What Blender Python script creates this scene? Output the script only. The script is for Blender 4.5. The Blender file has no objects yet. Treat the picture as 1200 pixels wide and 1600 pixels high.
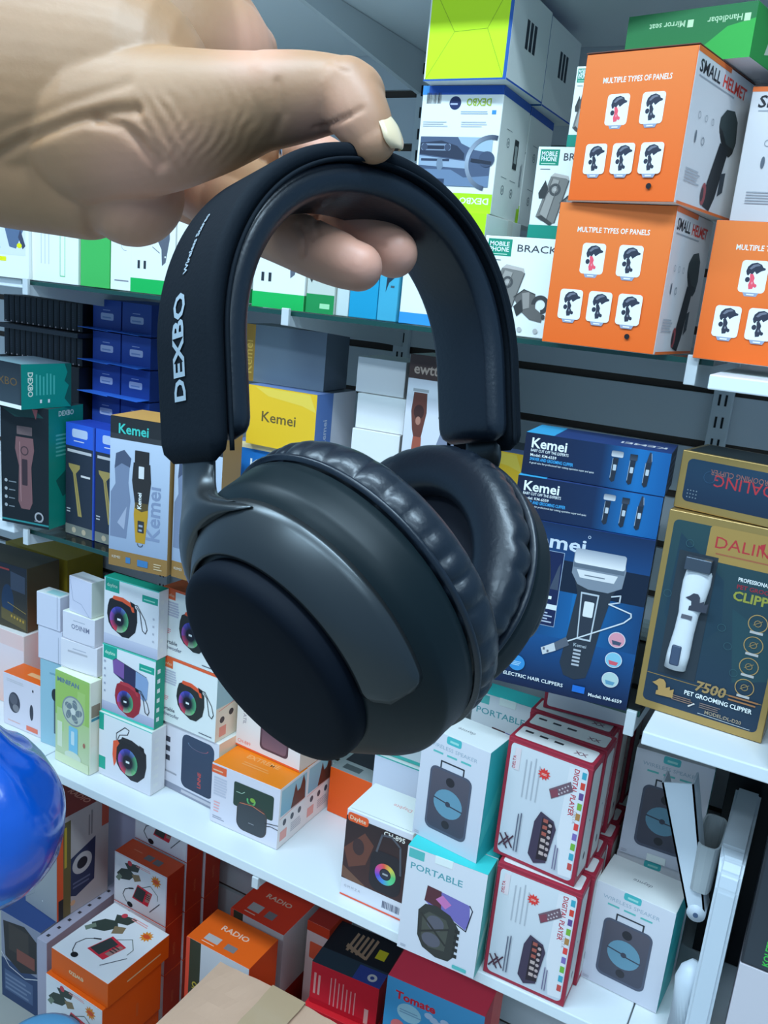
import bpy, bmesh, math, random
from mathutils import Vector, Matrix, noise
random.seed(7)
D = bpy.data; SC = bpy.context.scene; COL = SC.collection
PI = math.pi

# ------------------------------------------------------------------ camera
CAM_POS = Vector((0, 0, 1.5))
RX, RY, RZ = ((0.873079, 0.478744, 0.092396), (0.198505, -0.175927, -0.964181), (-0.445341, 0.860148, -0.248631))      # rows: camera right, down, forward in world axes
RIGHT = Vector(RX); DOWN = Vector(RY); FWD = Vector(RZ)
cam = D.cameras.new('camera'); cam_o = D.objects.new('camera', cam); COL.objects.link(cam_o)
cam.sensor_fit = 'VERTICAL'; cam.sensor_height = 24; cam.lens = 24 * 1365.4 / 1600
cam.clip_start = 0.01
m = Matrix((RIGHT, -DOWN, -FWD)).transposed().to_4x4(); m.translation = CAM_POS
cam_o.matrix_world = m
SC.camera = cam_o

# ------------------------------------------------------------------ world, lamps, exposure
SC.view_settings.view_transform = 'Standard'; SC.view_settings.look = 'None'
SC.view_settings.exposure = 0.0; SC.view_settings.gamma = 1.0; SC.view_settings.use_curve_mapping = False
w = D.worlds.new('World'); SC.world = w; w.use_nodes = True
bg = w.node_tree.nodes['Background']; bg.inputs[0].default_value = (.34, .64, 1.0, 1); bg.inputs[1].default_value = 0.58
LAMP_COL = (.60, .82, 1.0)
LAMPS = [  # x, y, length in x, width in y, watts   (ceiling tube panels in the shop aisle)
    (-1.35, -0.10, 1.2, 0.22, 29), (0.15, -0.10, 1.2, 0.22, 29),
    (-0.6, -1.30, 1.2, 0.22, 27), (0.9, -1.30, 1.2, 0.22, 12)]
CEIL = 2.75

def lin(c):
    return tuple((x / 12.92 if x <= .04045 else ((x + .055) / 1.055) ** 2.4) for x in [v / 255 for v in c])
WREF = lin((212, 232, 252))
def alb(c, k=.84):
    l = lin(c); return tuple(min(.9, max(.003, a / b * k)) for a, b in zip(l, WREF))

# ------------------------------------------------------------------ materials
MAT = {}
def mat(name, color=(.5, .5, .5), rough=.5, metal=0., spec=.5, bump=0, bscale=100, coat=0, sss=0, var=0, vscale=5, sheen=0):
    if name in MAT: return MAT[name]
    mt = D.materials.new(name); mt.use_nodes = True; nt = mt.node_tree
    b = nt.nodes['Principled BSDF']
    b.inputs['Base Color'].default_value = (*color, 1); b.inputs['Roughness'].default_value = rough
    b.inputs['Metallic'].default_value = metal; b.inputs['Specular IOR Level'].default_value = spec
    b.inputs['Coat Weight'].default_value = coat
    b.inputs['Sheen Weight'].default_value = sheen
    if sss:
        b.inputs['Subsurface Weight'].default_value = sss; b.inputs['Subsurface Radius'].default_value = (.8, .35, .2); b.inputs['Subsurface Scale'].default_value = .006
    tc = nt.nodes.new('ShaderNodeTexCoord')
    if bump:
        n = nt.nodes.new('ShaderNodeTexNoise'); n.inputs['Scale'].default_value = bscale; n.inputs['Detail'].default_value = 4
        bp = nt.nodes.new('ShaderNodeBump'); bp.inputs['Strength'].default_value = bump; bp.inputs['Distance'].default_value = .001
        nt.links.new(tc.outputs['Object'], n.inputs['Vector']); nt.links.new(n.outputs['Fac'], bp.inputs['Height']); nt.links.new(bp.outputs['Normal'], b.inputs['Normal'])
    if var:
        n = nt.nodes.new('ShaderNodeTexNoise'); n.inputs['Scale'].default_value = vscale; n.inputs['Detail'].default_value = 5
        mx = nt.nodes.new('ShaderNodeMix'); mx.data_type = 'RGBA'
        mx.inputs['A'].default_value = (*[c * (1 - var) for c in color], 1); mx.inputs['B'].default_value = (*[min(1, c * (1 + var)) for c in color], 1)
        nt.links.new(tc.outputs['Object'], n.inputs['Vector']); nt.links.new(n.outputs['Fac'], mx.inputs['Factor']); nt.links.new(mx.outputs['Result'], b.inputs['Base Color'])
    MAT[name] = mt; return mt

def print_mat(name, rough, metal=0, coat=0):
    mt = D.materials.new(name); mt.use_nodes = True; nt = mt.node_tree; b = nt.nodes['Principled BSDF']
    a = nt.nodes.new('ShaderNodeAttribute'); a.attribute_name = 'Col'
    nt.links.new(a.outputs['Color'], b.inputs['Base Color']); b.inputs['Roughness'].default_value = rough; b.inputs['Metallic'].default_value = metal
    b.inputs['Specular IOR Level'].default_value = .35; b.inputs['Coat Weight'].default_value = coat; b.inputs['Coat Roughness'].default_value = .15
    MAT[name] = mt; return mt
M_CARD = print_mat('printed_card', .48, 0, .05)
M_FOIL = print_mat('printed_foil', .33, .55, .2)
M_WHITE = mat('white_laminate', (.80, .82, .82), .35)
M_WALL = mat('grey_slat_panel', (.62, .63, .64), .5, bump=.1, bscale=40, var=.04)
M_GROOVE = mat('slat_groove', (.075, .05, .035), .7)
M_STEEL = mat('white_painted_steel', (.62, .64, .64), .4)
M_FLOOR = mat('floor_tile', (.42, .40, .35), .4, var=.12, vscale=4)

# ------------------------------------------------------------------ object helpers
def finish(o, label=None, cat=None, group=None, kind=None):
    if label: o['label'] = label
    if cat: o['category'] = cat
    if group: o['group'] = group
    if kind: o['kind'] = kind
    return o
def link_mesh(name, me, mats, parent=None, smooth=False):
    for mt in (mats if isinstance(mats, (list, tuple)) else [mats]): me.materials.append(mt)
    o = D.objects.new(name, me); COL.objects.link(o)
    if parent: o.parent = parent
    if smooth:
        for p in me.polygons: p.use_smooth = True
    return o
def empty(name, loc=(0, 0, 0), yaw=0):
    o = D.objects.new(name, None); COL.objects.link(o); o.empty_display_size = .02
    o.location = loc; o.rotation_euler = (0, 0, yaw); return o
def from_bm(name, bm, mats, parent=None, smooth=False):
    me = D.meshes.new(name); bmesh.ops.recalc_face_normals(bm, faces=bm.faces); bm.to_mesh(me); bm.free()
    return link_mesh(name, me, mats, parent, smooth)
def add_box(bm, x0, y0, z0, x1, y1, z1, bev=0, mi=0):
    vs = [bm.verts.new((x, y, z)) for x in (x0, x1) for y in (y0, y1) for z in (z0, z1)]
    fs = [bm.faces.new([vs[i] for i in q]) for q in ((0, 1, 3, 2), (4, 6, 7, 5), (0, 4, 5, 1), (2, 3, 7, 6), (0, 2, 6, 4), (1, 5, 7, 3))]
    for f in fs: f.material_index = mi
    if bev:
        es = list({e for f in fs for e in f.edges})
        r = bmesh.ops.bevel(bm, geom=es, offset=bev, segments=2, affect='EDGES', profile=.5)
        for f in r['faces']: f.material_index = mi
def box_obj(name, a, b, mt, parent=None, bev=.001):
    bm = bmesh.new(); add_box(bm, *a, *b, bev); return from_bm(name, bm, mt, parent)
def tube(bm, pts, r, seg=10, caps=True, flat=1.0, ref=Vector((0, 0, 1))):
    pts = [Vector(p) for p in pts]; rs = r if isinstance(r, (list, tuple)) else [r] * len(pts); rings = []
    for i, p in enumerate(pts):
        t = (pts[min(i + 1, len(pts) - 1)] - pts[max(i - 1, 0)]).normalized()
        a = t.cross(ref); a = a.normalized() if a.length > 1e-4 else t.orthogonal().normalized(); b = a.cross(t).normalized()
        rings.append([bm.verts.new(p + (a * math.cos(2 * PI * k / seg) * flat + b * math.sin(2 * PI * k / seg)) * rs[i]) for k in range(seg)])
    for i in range(len(rings) - 1):
        for k in range(seg): bm.faces.new([rings[i][k], rings[i][(k + 1) % seg], rings[i + 1][(k + 1) % seg], rings[i + 1][k]])
    if caps: bm.faces.new(rings[0]); bm.faces.new(rings[-1][::-1])
    return rings

# ------------------------------------------------------------------ printed artwork on carton faces
_glyph = {}
def glyphs(s, off=0.0):
    k = (s, off)
    if k in _glyph: return _glyph[k]
    cu = D.curves.new('text_tmp', 'FONT'); cu.body = s; cu.size = 1; cu.resolution_u = 2; cu.offset = off; cu.fill_mode = 'BOTH'
    o = D.objects.new('text_tmp', cu); COL.objects.link(o)
    dg = bpy.context.evaluated_depsgraph_get(); me = o.evaluated_get(dg).to_mesh()
    vs = [(v.co.x, v.co.y) for v in me.vertices]; fs = [tuple(p.vertices) for p in me.polygons]
    x0 = min((v[0] for v in vs), default=0); x1 = max((v[0] for v in vs), default=1)
    vs = [(a - x0, b) for a, b in vs]
    o.evaluated_get(dg).to_mesh_clear(); D.objects.remove(o); D.curves.remove(cu)
    _glyph[k] = (vs, fs, x1 - x0); return _glyph[k]

class Art:
    """flat print in metres on one rectangular face; u to the right, v up, both 0..1"""
    def __init__(s, W, H, frame):
        s.W, s.H, s.frame, s.k, s.out = W, H, frame, 0, []
        s.mi = 0
    def _lay(s): s.k += 1; return .00012 + .00004 * s.k
    def _emit(s, pts, cols, lay):
        s.out.append(([s.frame(x, y, lay) for x, y in pts], cols, s.mi))
    def P(s, u, v): return (u * s.W, v * s.H)
    def poly(s, pts, c, metres=False):
        lay = s._lay(); pts = pts if metres else [s.P(*p) for p in pts]; s._emit(pts, [alb(c)] * len(pts), lay)
    def rect(s, u0, v0, u1, v1, c, c2=None, horiz=False, r=0):
        lay = s._lay(); x0, y0 = s.P(u0, v0); x1, y1 = s.P(u1, v1); a = alb(c); b = alb(c2) if c2 else a
        if r:
            pts = []
            for cx, cy, q in ((x1 - r, y1 - r, 0), (x0 + r, y1 - r, 1), (x0 + r, y0 + r, 2), (x1 - r, y0 + r, 3)):
                for i in range(6): t = (q + i / 5) * PI / 2; pts.append((cx + r * math.cos(t), cy + r * math.sin(t)))
            f = lambda p: ((p[0] - x0) / (x1 - x0)) if horiz else ((p[1] - y0) / (y1 - y0))
            s._emit(pts, [tuple(i + (j - i) * f(p) for i, j in zip(a, b)) for p in pts], lay)
        else:
            s._emit([(x0, y0), (x1, y0), (x1, y1), (x0, y1)], [a, b, b, a] if horiz else [a, a, b, b], lay)
    def ell(s, u, v, rx, ry, c, rot=0, c2=None, n=24):
        lay = s._lay(); cx, cy = s.P(u, v); a = alb(c); cr, sr = math.cos(rot), math.sin(rot)
        pts = [(cx + rx * math.cos(2 * PI * i / n) * cr - ry * math.sin(2 * PI * i / n) * sr, cy + rx * math.cos(2 * PI * i / n) * sr + ry * math.sin(2 * PI * i / n) * cr) for i in range(n)]
        if c2:
            b = alb(c2)
            for i in range(n): s._emit([(cx, cy), pts[i], pts[(i + 1) % n]], [a, b, b], lay)
        else: s._emit(pts, [a] * n, lay)
    def ring(s, u, v, r0, r1, cols, a0=0, a1=2 * PI, n=24, sy=1.0):
        lay = s._lay(); cx, cy = s.P(u, v); cl = [alb(c) for c in cols]
        def cc(t):
            t = t * (len(cl) - 1); i = min(int(t), len(cl) - 2) if len(cl) > 1 else 0
            return cl[0] if len(cl) == 1 else tuple(p + (q - p) * (t - i) for p, q in zip(cl[i], cl[i + 1]))
        for i in range(n):
            t0, t1 = a0 + (a1 - a0) * i / n, a0 + (a1 - a0) * (i + 1) / n
            s._emit([(cx + r * math.cos(t), cy + r * sy * math.sin(t)) for r, t in ((r0, t0), (r1, t0), (r1, t1), (r0, t1))], [cc(i / n), cc(i / n), cc((i + 1) / n), cc((i + 1) / n)], lay)
    def line(s, pts, wd, c, metres=False):
        lay = s._lay(); pts = pts if metres else [s.P(*p) for p in pts]; a = alb(c)
        for p, q in zip(pts, pts[1:]):
            dx, dy = q[0] - p[0], q[1] - p[1]; l = math.hypot(dx, dy) or 1; nx, ny = -dy / l * wd / 2, dx / l * wd / 2; ex, ey = dx / l * wd * .3, dy / l * wd * .3
            s._emit([(p[0] + nx - ex, p[1] + ny - ey), (p[0] - nx - ex, p[1] - ny - ey), (q[0] - nx + ex, q[1] - ny + ey), (q[0] + nx + ex, q[1] + ny + ey)], [a] * 4, lay)
    def text(s, t, u, v, size, c, rot=0, al='l', off=0.0, width=None, slant=0):
        vs, fs, wd = glyphs(t, off); lay = s._lay(); x0, y0 = s.P(u, v); a = alb(c); r = math.radians(rot); cr, sr = math.cos(r), math.sin(r)
        sx = size if width is None else width / wd
        sh = {'l': 0, 'c': -.5, 'r': -1}[al] * wd * sx
        tv = []
        for x, y in vs:
            X = x * sx + sh + slant * y * size; Y = y * size
            tv.append((x0 + X * cr - Y * sr, y0 + X * sr + Y * cr))
        for f in fs: s._emit([tv[i] for i in f], [a] * len(f), lay)
    def bars(s, u0, v0, u1, v1, n, c, th=.45, ragged=.25):
        lay = s._lay(); a = alb(c); h = (v1 - v0) / n; rr = random.Random(int(u0 * 997 + v0 * 131 + n))
        for i in range(n):
            y = v1 - (i + 1) * h; e = u1 - (u1 - u0) * ragged * rr.random(); p0 = s.P(u0, y); p1 = s.P(e, y + h * th)
            s._emit([p0, (p1[0], p0[1]), p1, (p0[0], p1[1])], [a] * 4, lay)
    def vbars(s, u0, v0, u1, v1, n, c, th=.45):
        lay = s._lay(); a = alb(c); h = (u1 - u0) / n; rr = random.Random(int(u0 * 997 + v0 * 131 + n))
        for i in range(n):
            x = u0 + i * h; e = v1 - (v1 - v0) * .25 * rr.random(); p0 = s.P(x, v0); p1 = s.P(x + h * th, e)
            s._emit([p0, (p1[0], p0[1]), p1, (p0[0], p1[1])], [a] * 4, lay)
    def barcode(s, u0, v0, u1, v1, c=(40, 45, 60)):
        lay = s._lay(); a = alb(c); rr = random.Random(5); x = u0
        while x < u1:
            wd = (u1 - u0) * rr.choice((.02, .035, .05)); p0 = s.P(x, v0); p1 = s.P(min(u1, x + wd), v1)
            s._emit([p0, (p1[0], p0[1]), p1, (p0[0], p1[1])], [a] * 4, lay); x += wd + (u1 - u0) * rr.choice((.02, .03, .045))

class Carton:
    """a retail box; local origin at the centre of its base, front towards -Y"""
    def __init__(s, w, d, h, cols, default=(225, 238, 250)):
        s.w, s.d, s.h = w, d, h; s.cols = cols; s.default = default; s.faces = {}; s.base_mi = 0
        W, Dp, H = w / 2, d / 2, h
        s.fr = {'F': (w, h, lambda x, y, l: (x - W, -Dp - l, y)), 'B': (w, h, lambda x, y, l: (W - x, Dp + l, y)),
                'R': (d, h, lambda x, y, l: (W + l, x - Dp, y)), 'L': (d, h, lambda x, y, l: (-W - l, Dp - x, y)),
                'T': (w, d, lambda x, y, l: (x - W, y - Dp, H + l)), 'D': (w, d, lambda x, y, l: (x - W, Dp - y, -l))}
    def __getitem__(s, f):
        if f not in s.faces: s.faces[f] = Art(*s.fr[f])
        return s.faces[f]
    def mesh(s, name):
        bm = bmesh.new(); cl = bm.loops.layers.float_color.new('Col')
        add_box(bm, -s.w / 2, -s.d / 2, 0, s.w / 2, s.d / 2, s.h, min(.0009, s.h * .04))
        bmesh.ops.recalc_face_normals(bm, faces=bm.faces); bm.normal_update()
        for f in bm.faces:
            n = f.normal; ax = max(range(3), key=lambda i: abs(n[i])); key = (('L', 'R'), ('F', 'B'), ('D', 'T'))[ax][n[ax] > 0]
            c = alb(s.cols.get(key, s.default)); f.material_index = s.base_mi
            for l in f.loops: l[cl] = (*c, 1)
        for a in s.faces.values():
            for pts, cols, mi in a.out:
                try: f = bm.faces.new([bm.verts.new(p) for p in pts])
                except ValueError: continue
                f.material_index = mi
                for l, c in zip(f.loops, cols): l[cl] = (*c, 1)
        me = D.meshes.new(name); bm.to_mesh(me); bm.free(); return me

# ================================================================== the setting
WALL_Y, T_TOP, M_TOP, B_TOP, BOARD_MID, BOARD_TOP = 1.345, 1.457, 1.0395, .591, 1.051, 1.4465
XL, XR = -2.4, 1.0
bm = bmesh.new()
z = 1.400 - .0805 * 17 + .006
while z < 1.87:
    add_box(bm, XL, WALL_Y, z, XR, WALL_Y + .016, z + .0685); z += .0805
add_box(bm, XL, WALL_Y, 1.87, XR, WALL_Y + .016, 2.75)
wall = from_bm('wall_back', bm, M_WALL); finish(wall, kind='structure')
g = box_obj('trim_1', (XL, WALL_Y + .008, 0), (XR, WALL_Y + .03, 2.75), M_GROOVE, bev=0); finish(g, kind='structure')
finish(box_obj('floor', (XL, -2.6, -.02), (XR + .8, WALL_Y + .03, 0), M_FLOOR, bev=0), kind='structure')
finish(box_obj('ceiling', (XL, -2.6, CEIL + .03), (XR + .8, WALL_Y + .03, CEIL + .05), mat('ceiling_paint', (.7, .72, .72), .7), bev=0), kind='structure')

M_LAMP = D.materials.new('lamp_diffuser'); M_LAMP.use_nodes = True
pb = M_LAMP.node_tree.nodes['Principled BSDF']; pb.inputs['Emission Color'].default_value = (*LAMP_COL, 1); pb.inputs['Emission Strength'].default_value = 6
for i, (x, y, lx, ly, wt) in enumerate(LAMPS):
    t = empty('ceiling_light', (x, y, CEIL))
    finish(t, 'long white tube light panel fixed to the shop ceiling over the aisle', 'light', 'ceiling tube lights')
    box_obj('frame', (-lx / 2 - .02, -ly / 2 - .02, 0), (lx / 2 + .02, ly / 2 + .02, .03), M_STEEL, t, .003)
    box_obj('diffuser', (-lx / 2, -ly / 2, -.008), (lx / 2, ly / 2, .0), M_LAMP, t, 0)
    L = D.lights.new('tube', 'AREA'); L.shape = 'RECTANGLE'; L.size = lx; L.size_y = ly; L.energy = wt; L.color = LAMP_COL
    lo = D.objects.new('tube', L); COL.objects.link(lo); lo.parent = t; lo.location = (0, 0, -.02)

def glass_mat():
    mt = D.materials.new('shelf_glass'); mt.use_nodes = True; nt = mt.node_tree; nt.nodes.clear()
    out = nt.nodes.new('ShaderNodeOutputMaterial'); mx = nt.nodes.new('ShaderNodeMixShader'); tr = nt.nodes.new('ShaderNodeBsdfTransparent'); gl = nt.nodes.new('ShaderNodeBsdfGlossy'); fr = nt.nodes.new('ShaderNodeFresnel')
    tr.inputs['Color'].default_value = (.84, .92, .90, 1); gl.inputs['Roughness'].default_value = .03; fr.inputs['IOR'].default_value = 1.4
    nt.links.new(fr.outputs[0], mx.inputs[0]); nt.links.new(tr.outputs[0], mx.inputs[1]); nt.links.new(gl.outputs[0], mx.inputs[2]); nt.links.new(mx.outputs[0], out.inputs['Surface']); return mt
M_GLASS = glass_mat(); M_GEDGE = mat('glass_edge_green', (.012, .06, .05), .12)
def glass_shelf(x0, x1, y0, ztop, th, label):
    t = empty('glass_shelf', ((x0 + x1) / 2, WALL_Y - .01, ztop - th)); finish(t, label, 'shelf')
    w_, d_ = (x1 - x0) / 2, WALL_Y - .012 - y0
    box_obj('pane', (-w_, -d_ + .0015, 0), (w_, 0, th), M_GLASS, t, 0)
    box_obj('polished_edge', (-w_, -d_ - .0015, 0), (w_, -d_ + .0012, th), M_GEDGE, t, 0)
glass_shelf(-1.215, -.140, 1.0, T_TOP - .0006, .006, 'upper clear glass shelf with green edge holding phone mount cartons')
glass_shelf(-1.205, -.150, 1.0, M_TOP - .0006, .007, 'middle clear glass shelf with green edge under the blue shaver cartons')
def board(x0, x1, y0, ztop, th, label):
    o = box_obj('shelf_board', (-(x1 - x0) / 2, -(WALL_Y - .002 - y0), 0), ((x1 - x0) / 2, 0, th), M_WHITE, bev=.0015)
    o.location = ((x0 + x1) / 2, WALL_Y - .002, ztop - th); finish(o, label, 'shelf')
board(-.133, .75, .93, BOARD_MID - .0006, .016, 'thick white shelf board under the gold and navy pet clipper carton')
board(-.132, .75, .93, BOARD_TOP - .0006, .015, 'white shelf board corner just below the cropped orange helmet holder carton')
board(-2.3, -1.222, .985, BOARD_MID - .0006, .02, 'white shelf board carrying the black and teal clipper cartons')
board(-2.3, -1.222, 1.02, T_TOP - .0006, .014, 'board above the row of slim black packs, at the far end of the phone mounts')
board(-1.196, -.1, 1.0, B_TOP - .0006, .018, 'long white lower shelf board carrying the speaker cartons')
board(-2.3, -1.1985, 1.0, B_TOP - .0006, .018, 'white lower shelf board carrying the earbud carton, beyond the seam')
board(-.098, .75, 1.0, B_TOP - .0006, .018, 'white lower shelf board under the folding plastic stand')
board(-2.3, .75, .93, 1.878, .018, 'wide topmost white board above the yellow green cartons, seen from below')
# slotted uprights and brackets
def upright(x, label):
    bm = bmesh.new(); add_box(bm, x - .014, WALL_Y - .011, .05, x + .014, WALL_Y - .0005, 1.858, .001)
    o = from_bm('slotted_upright', bm, M_STEEL); finish(o, label, 'shelf upright', 'slotted wall uprights')
    bm = bmesh.new(); zz = .1
    while zz < 1.83: add_box(bm, x - .006, WALL_Y - .0116, zz, x - .003, WALL_Y - .0108, zz + .016); add_box(bm, x + .003, WALL_Y - .0116, zz, x + .006, WALL_Y - .0108, zz + .016); zz += .032
    from_bm('slots', bm, mat('slot_dark', (.01, .01, .012), .8), o)
UX = (-1.20, -.69, -.165)
for x in UX: upright(x, 'white steel slotted upright fixed to the slatted wall')
def bracket(x, y0, ztop, label, hf=.014, hb=.045, lip=.02):
    bm = bmesh.new(); t = .004
    prof = [(y0, ztop), (y0, ztop - hf), (WALL_Y - .011, ztop - hb), (WALL_Y - .011, ztop)]
    a = [bm.verts.new((x - t, p[0], p[1])) for p in prof]; b = [bm.verts.new((x + t, p[0], p[1])) for p in prof]
    bm.faces.new(a); bm.faces.new(b[::-1])
    for i in range(4): bm.faces.new([a[i], a[(i + 1) % 4], b[(i + 1) % 4], b[i]])
    add_box(bm, x - .006, y0 - .006, ztop - hf, x + .006, y0 - .0002, ztop + lip * .5, .001)
    o = from_bm('shelf_bracket', bm, M_STEEL); finish(o, label, 'bracket')
bracket(-.69, .996, T_TOP - .0068, 'white steel bracket under the upper glass shelf, at its middle', .013)
bracket(-.160, .996, T_TOP - .0068, 'white steel bracket end under the lower orange helmet holder carton', .022, .05)
bracket(-1.195, .996, T_TOP - .0068, 'white steel bracket at the far end of the upper glass shelf, above black packs', .016)
bracket(-1.200, .996, M_TOP - .0078, 'white steel bracket below the black and teal clipper carton', .018)
bracket(-.158, .996, M_TOP - .0078, 'white steel bracket tip under the blue shaver carton and above maroon cartons', .022, .05)
bracket(-.69, 1.03, M_TOP - .0078, 'white steel bracket under the middle glass shelf, behind the headphones', .018)
bracket(-.685, 1.004, B_TOP - .0196, 'white bracket tip under the lower shelf board above red cartons', .02, .05, 0)
bracket(-1.215, 1.004, B_TOP - .0196, 'white bracket tip under the lower shelf board near the blue bag', .02, .05, 0)
bracket(-.115, 1.004, B_TOP - .0196, 'white bracket under the lower shelf board beside the maroon cartons', .02, .05, 0)
bracket(-.70, .95, 1.8592, 'white bracket under the topmost board beside the yellow green carton', .02, .06, 0)

# ================================================================== carton artwork
BLK = (28, 32, 44); NAVY = (22, 40, 96); WH = (222, 238, 252); ORG = (250, 112, 38); TEAL = (28, 165, 150)
def helmet_icon(a, u, v, s, pink=None, tall=False):
    """white rounded tile with a helmet-shaped phone holder on a clamp; s = tile width in metres"""
    W, H = a.W, a.H; du, dv = s / W, s * 1.22 / H
    a.poly([(u - du * .3, v - dv * .5), (u + du * .3, v - dv * .5), (u + du * .22, v - dv * .62), (u - du * .22, v - dv * .62)], (140, 160, 195))
    a.rect(u - du / 2, v - dv / 2, u + du / 2, v + dv / 2, WH, r=s * .14)
    q = lambda x, y: (u + x * du, v + y * dv)
    c = (45, 52, 72)
    a.poly([q(-.26, .06), q(-.30, .16), q(-.26, .30), (q(-.14, .40)), q(.06, .44), q(.24, .38), q(.30, .30), q(.40, .27), q(.40, .22), q(.26, .18), q(.10, .08), q(.02, .16), q(-.06, .06), q(-.14, .10), q(-.20, .02)], c)
    a.poly([q(-.20, .24), q(-.08, .36), q(.10, .40), q(.20, .35), q(.02, .31), q(-.12, .22)], (104, 114, 136))
    a.poly([q(-.14, .08), q(-.02, .08), q(.06, -.04), q(.04, -.14), q(.10, -.22), q(.04, -.38), q(-.10, -.40), q(-.14, -.26), q(-.10, -.12)], pink or c)
    a.ell(*q(-.20, -.10), s * .09, s * .10, c); a.ell(*q(.12, -.28), s * .06, s * .07, pink or c); a.ell(*q(-.01, -.20), s * .035, s * .05, (110, 120, 140) if not pink else (235, 140, 160))
    a.rect(u - du * .14, v - dv * .585, u + du * .14, v - dv * .54, (215, 225, 240))
def helmet_box(b, dot=True):
    f = b['F']; f.rect(.01, .005, .99, .995, (246, 100, 28), (252, 124, 60))
    f.text('MULTIPLE TYPES OF PANELS', .5, .80, .0075, WH, al='c', off=.012, width=f.W * .62)
    helmet_icon(f, .36, .62, f.W * .205, (225, 85, 110)); helmet_icon(f, .68, .62, f.W * .205)
    helmet_icon(f, .22, .29, f.W * .205); helmet_icon(f, .48, .29, f.W * .205); helmet_icon(f, .74, .29, f.W * .205)
    if dot: f.ell(.76, .105, .0028, .0028, (20, 22, 30))
    helmet_side(b['R'])
def helmet_side(r, dark=True):
    r.rect(.0, .965, .55, 1, (246, 112, 50)); r.rect(.03, 0, .98, .02, (246, 112, 50))
    r.text('SMALL', .05, .855, .016, (35, 38, 48), off=.02, width=r.W * .34, slant=.12); r.text('HELMET', .44, .855, .016, (225, 62, 48), off=.02, width=r.W * .42, slant=.12)
    r.bars(.06, .825, .8, .845, 1, (150, 165, 185))
    r.poly([(.50, .66), (.58, .73), (.72, .75), (.80, .69), (.83, .55), (.80, .47), (.76, .44), (.72, .47), (.66, .46), (.58, .52), (.52, .56), (.50, .60)], (48, 62, 68))
    r.poly([(.50, .60), (.56, .585), (.66, .51), (.80, .50), (.80, .47), (.74, .43), (.70, .44), (.58, .50), (.54, .54)], (26, 30, 36))
    r.poly([(.56, .5), (.72, .47), (.62, .12), (.56, .02), (.44, .04), (.42, .12)], (26, 32, 42))
    r.poly([(.66, .30), (.74, .32), (.74, .18), (.66, .14)], (50, 62, 78)); r.ell(.42, .12, .007, .011, (150, 70, 80)); r.ell(.40, .115, .004, .007, (60, 50, 60))
    for k in range(3): r.ring(.16 + .11 * k, .60, .0028, .0034, [(130, 145, 165)], n=12)
    r.ell(.15, .46, .002, .006, (90, 105, 125)); r.ring(.27, .45, .003, .004, [(110, 125, 145)], n=12)
    r.bars(.08, .16, .34, .26, 5, (160, 175, 195))
def car_mount_box(b):
    f = b['F']; f.rect(.0, .93, 1, 1, (30, 85, 190)); f.rect(0, .93, .08, 1, (60, 150, 235)); f.barcode(.06, .86, .24, .945)
    f.ell(.42, .865, .0075, .0075, NAVY); f.bars(.36, .85, .48, .88, 1, (160, 180, 220))
    f.text('DEXBO', .86, .90, .0115, (150, 185, 45), rot=180, off=.02, width=f.W * .3)
    f.bars(.5, .78, .86, .81, 2, (140, 170, 210)); f.rect(.88, .78, .93, .81, (50, 140, 220)); f.bars(.04, .68, .36, .73, 3, (175, 195, 220)); f.bars(.52, .68, .86, .73, 3, (175, 195, 220))
    # dashboard picture
    f.rect(.03, .21, .93, .60, (70, 90, 125)); f.poly([(.5, .60), (.93, .60), (.93, .48), (.72, .5), (.55, .55)], (150, 185, 215))
    f.poly([(.03, .55), (.3, .57), (.5, .53), (.6, .47), (.6, .42), (.03, .46)], (40, 52, 78)); f.rect(.05, .49, .42, .545, (120, 145, 180), r=.002); f.rect(.12, .50, .34, .53, (35, 45, 70))
    f.ell(.09, .517, .004, .004, (60, 75, 105)); f.ell(.38, .517, .004, .004, (60, 75, 105))
    f.poly([(.03, .45), (.62, .41), (.66, .35), (.03, .37)], (140, 170, 205)); f.rect(.06, .405, .42, .425, (45, 60, 90)); f.poly([(.03, .34), (.45, .34), (.62, .28), (.93, .30), (.93, .21), (.03, .21)], (100, 130, 170))
    f.rect(.03, .215, .38, .265, (45, 62, 95)); f.poly([(.27, .43), (.33, .43), (.35, .36), (.32, .33), (.28, .34), (.26, .38)], (110, 135, 165))
    f.ring(.92, .40, .0265, .0315, [(45, 58, 85), (150, 175, 205), (60, 75, 100)], a0=PI * .42, a1=PI * 1.45); f.ell(.88, .43, .010, .009, (60, 78, 110)); f.line([(.7, .42), (.93, .40)], .004, (35, 45, 65))
    f.rect(.0, .0, 1, .02, (160, 225, 20)); f.rect(.50, .0, 1, .155, (160, 225, 20)); f.rect(0, 0, .52, .1, (160, 225, 20)); f.text('DEXBO', .96, .12, .010, WH, rot=180, off=.02, width=f.W * .36)
    r = b['R']; r.rect(0, .93, 1, 1, (30, 85, 190))
    for u, v in ((.32, .60), (.30, .22), (.62, .22)):
        r.ring(u, v, .0045, .0055, [(90, 110, 130)], n=14); r.ring(u, v, .001, .002, [(90, 110, 130)], n=10); r.line([(u - .1, v + .1), (u + .1, v + .1)], .0006, (90, 110, 130))
    r.rect(.55, .42, .70, .66, (45, 55, 62), r=.001); r.rect(.58, .47, .67, .61, (150, 170, 180)); r.vbars(.86, .3, .93, .5, 2, (120, 140, 160)); r.rect(.9, .0, 1, .12, (160, 225, 20))
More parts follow.
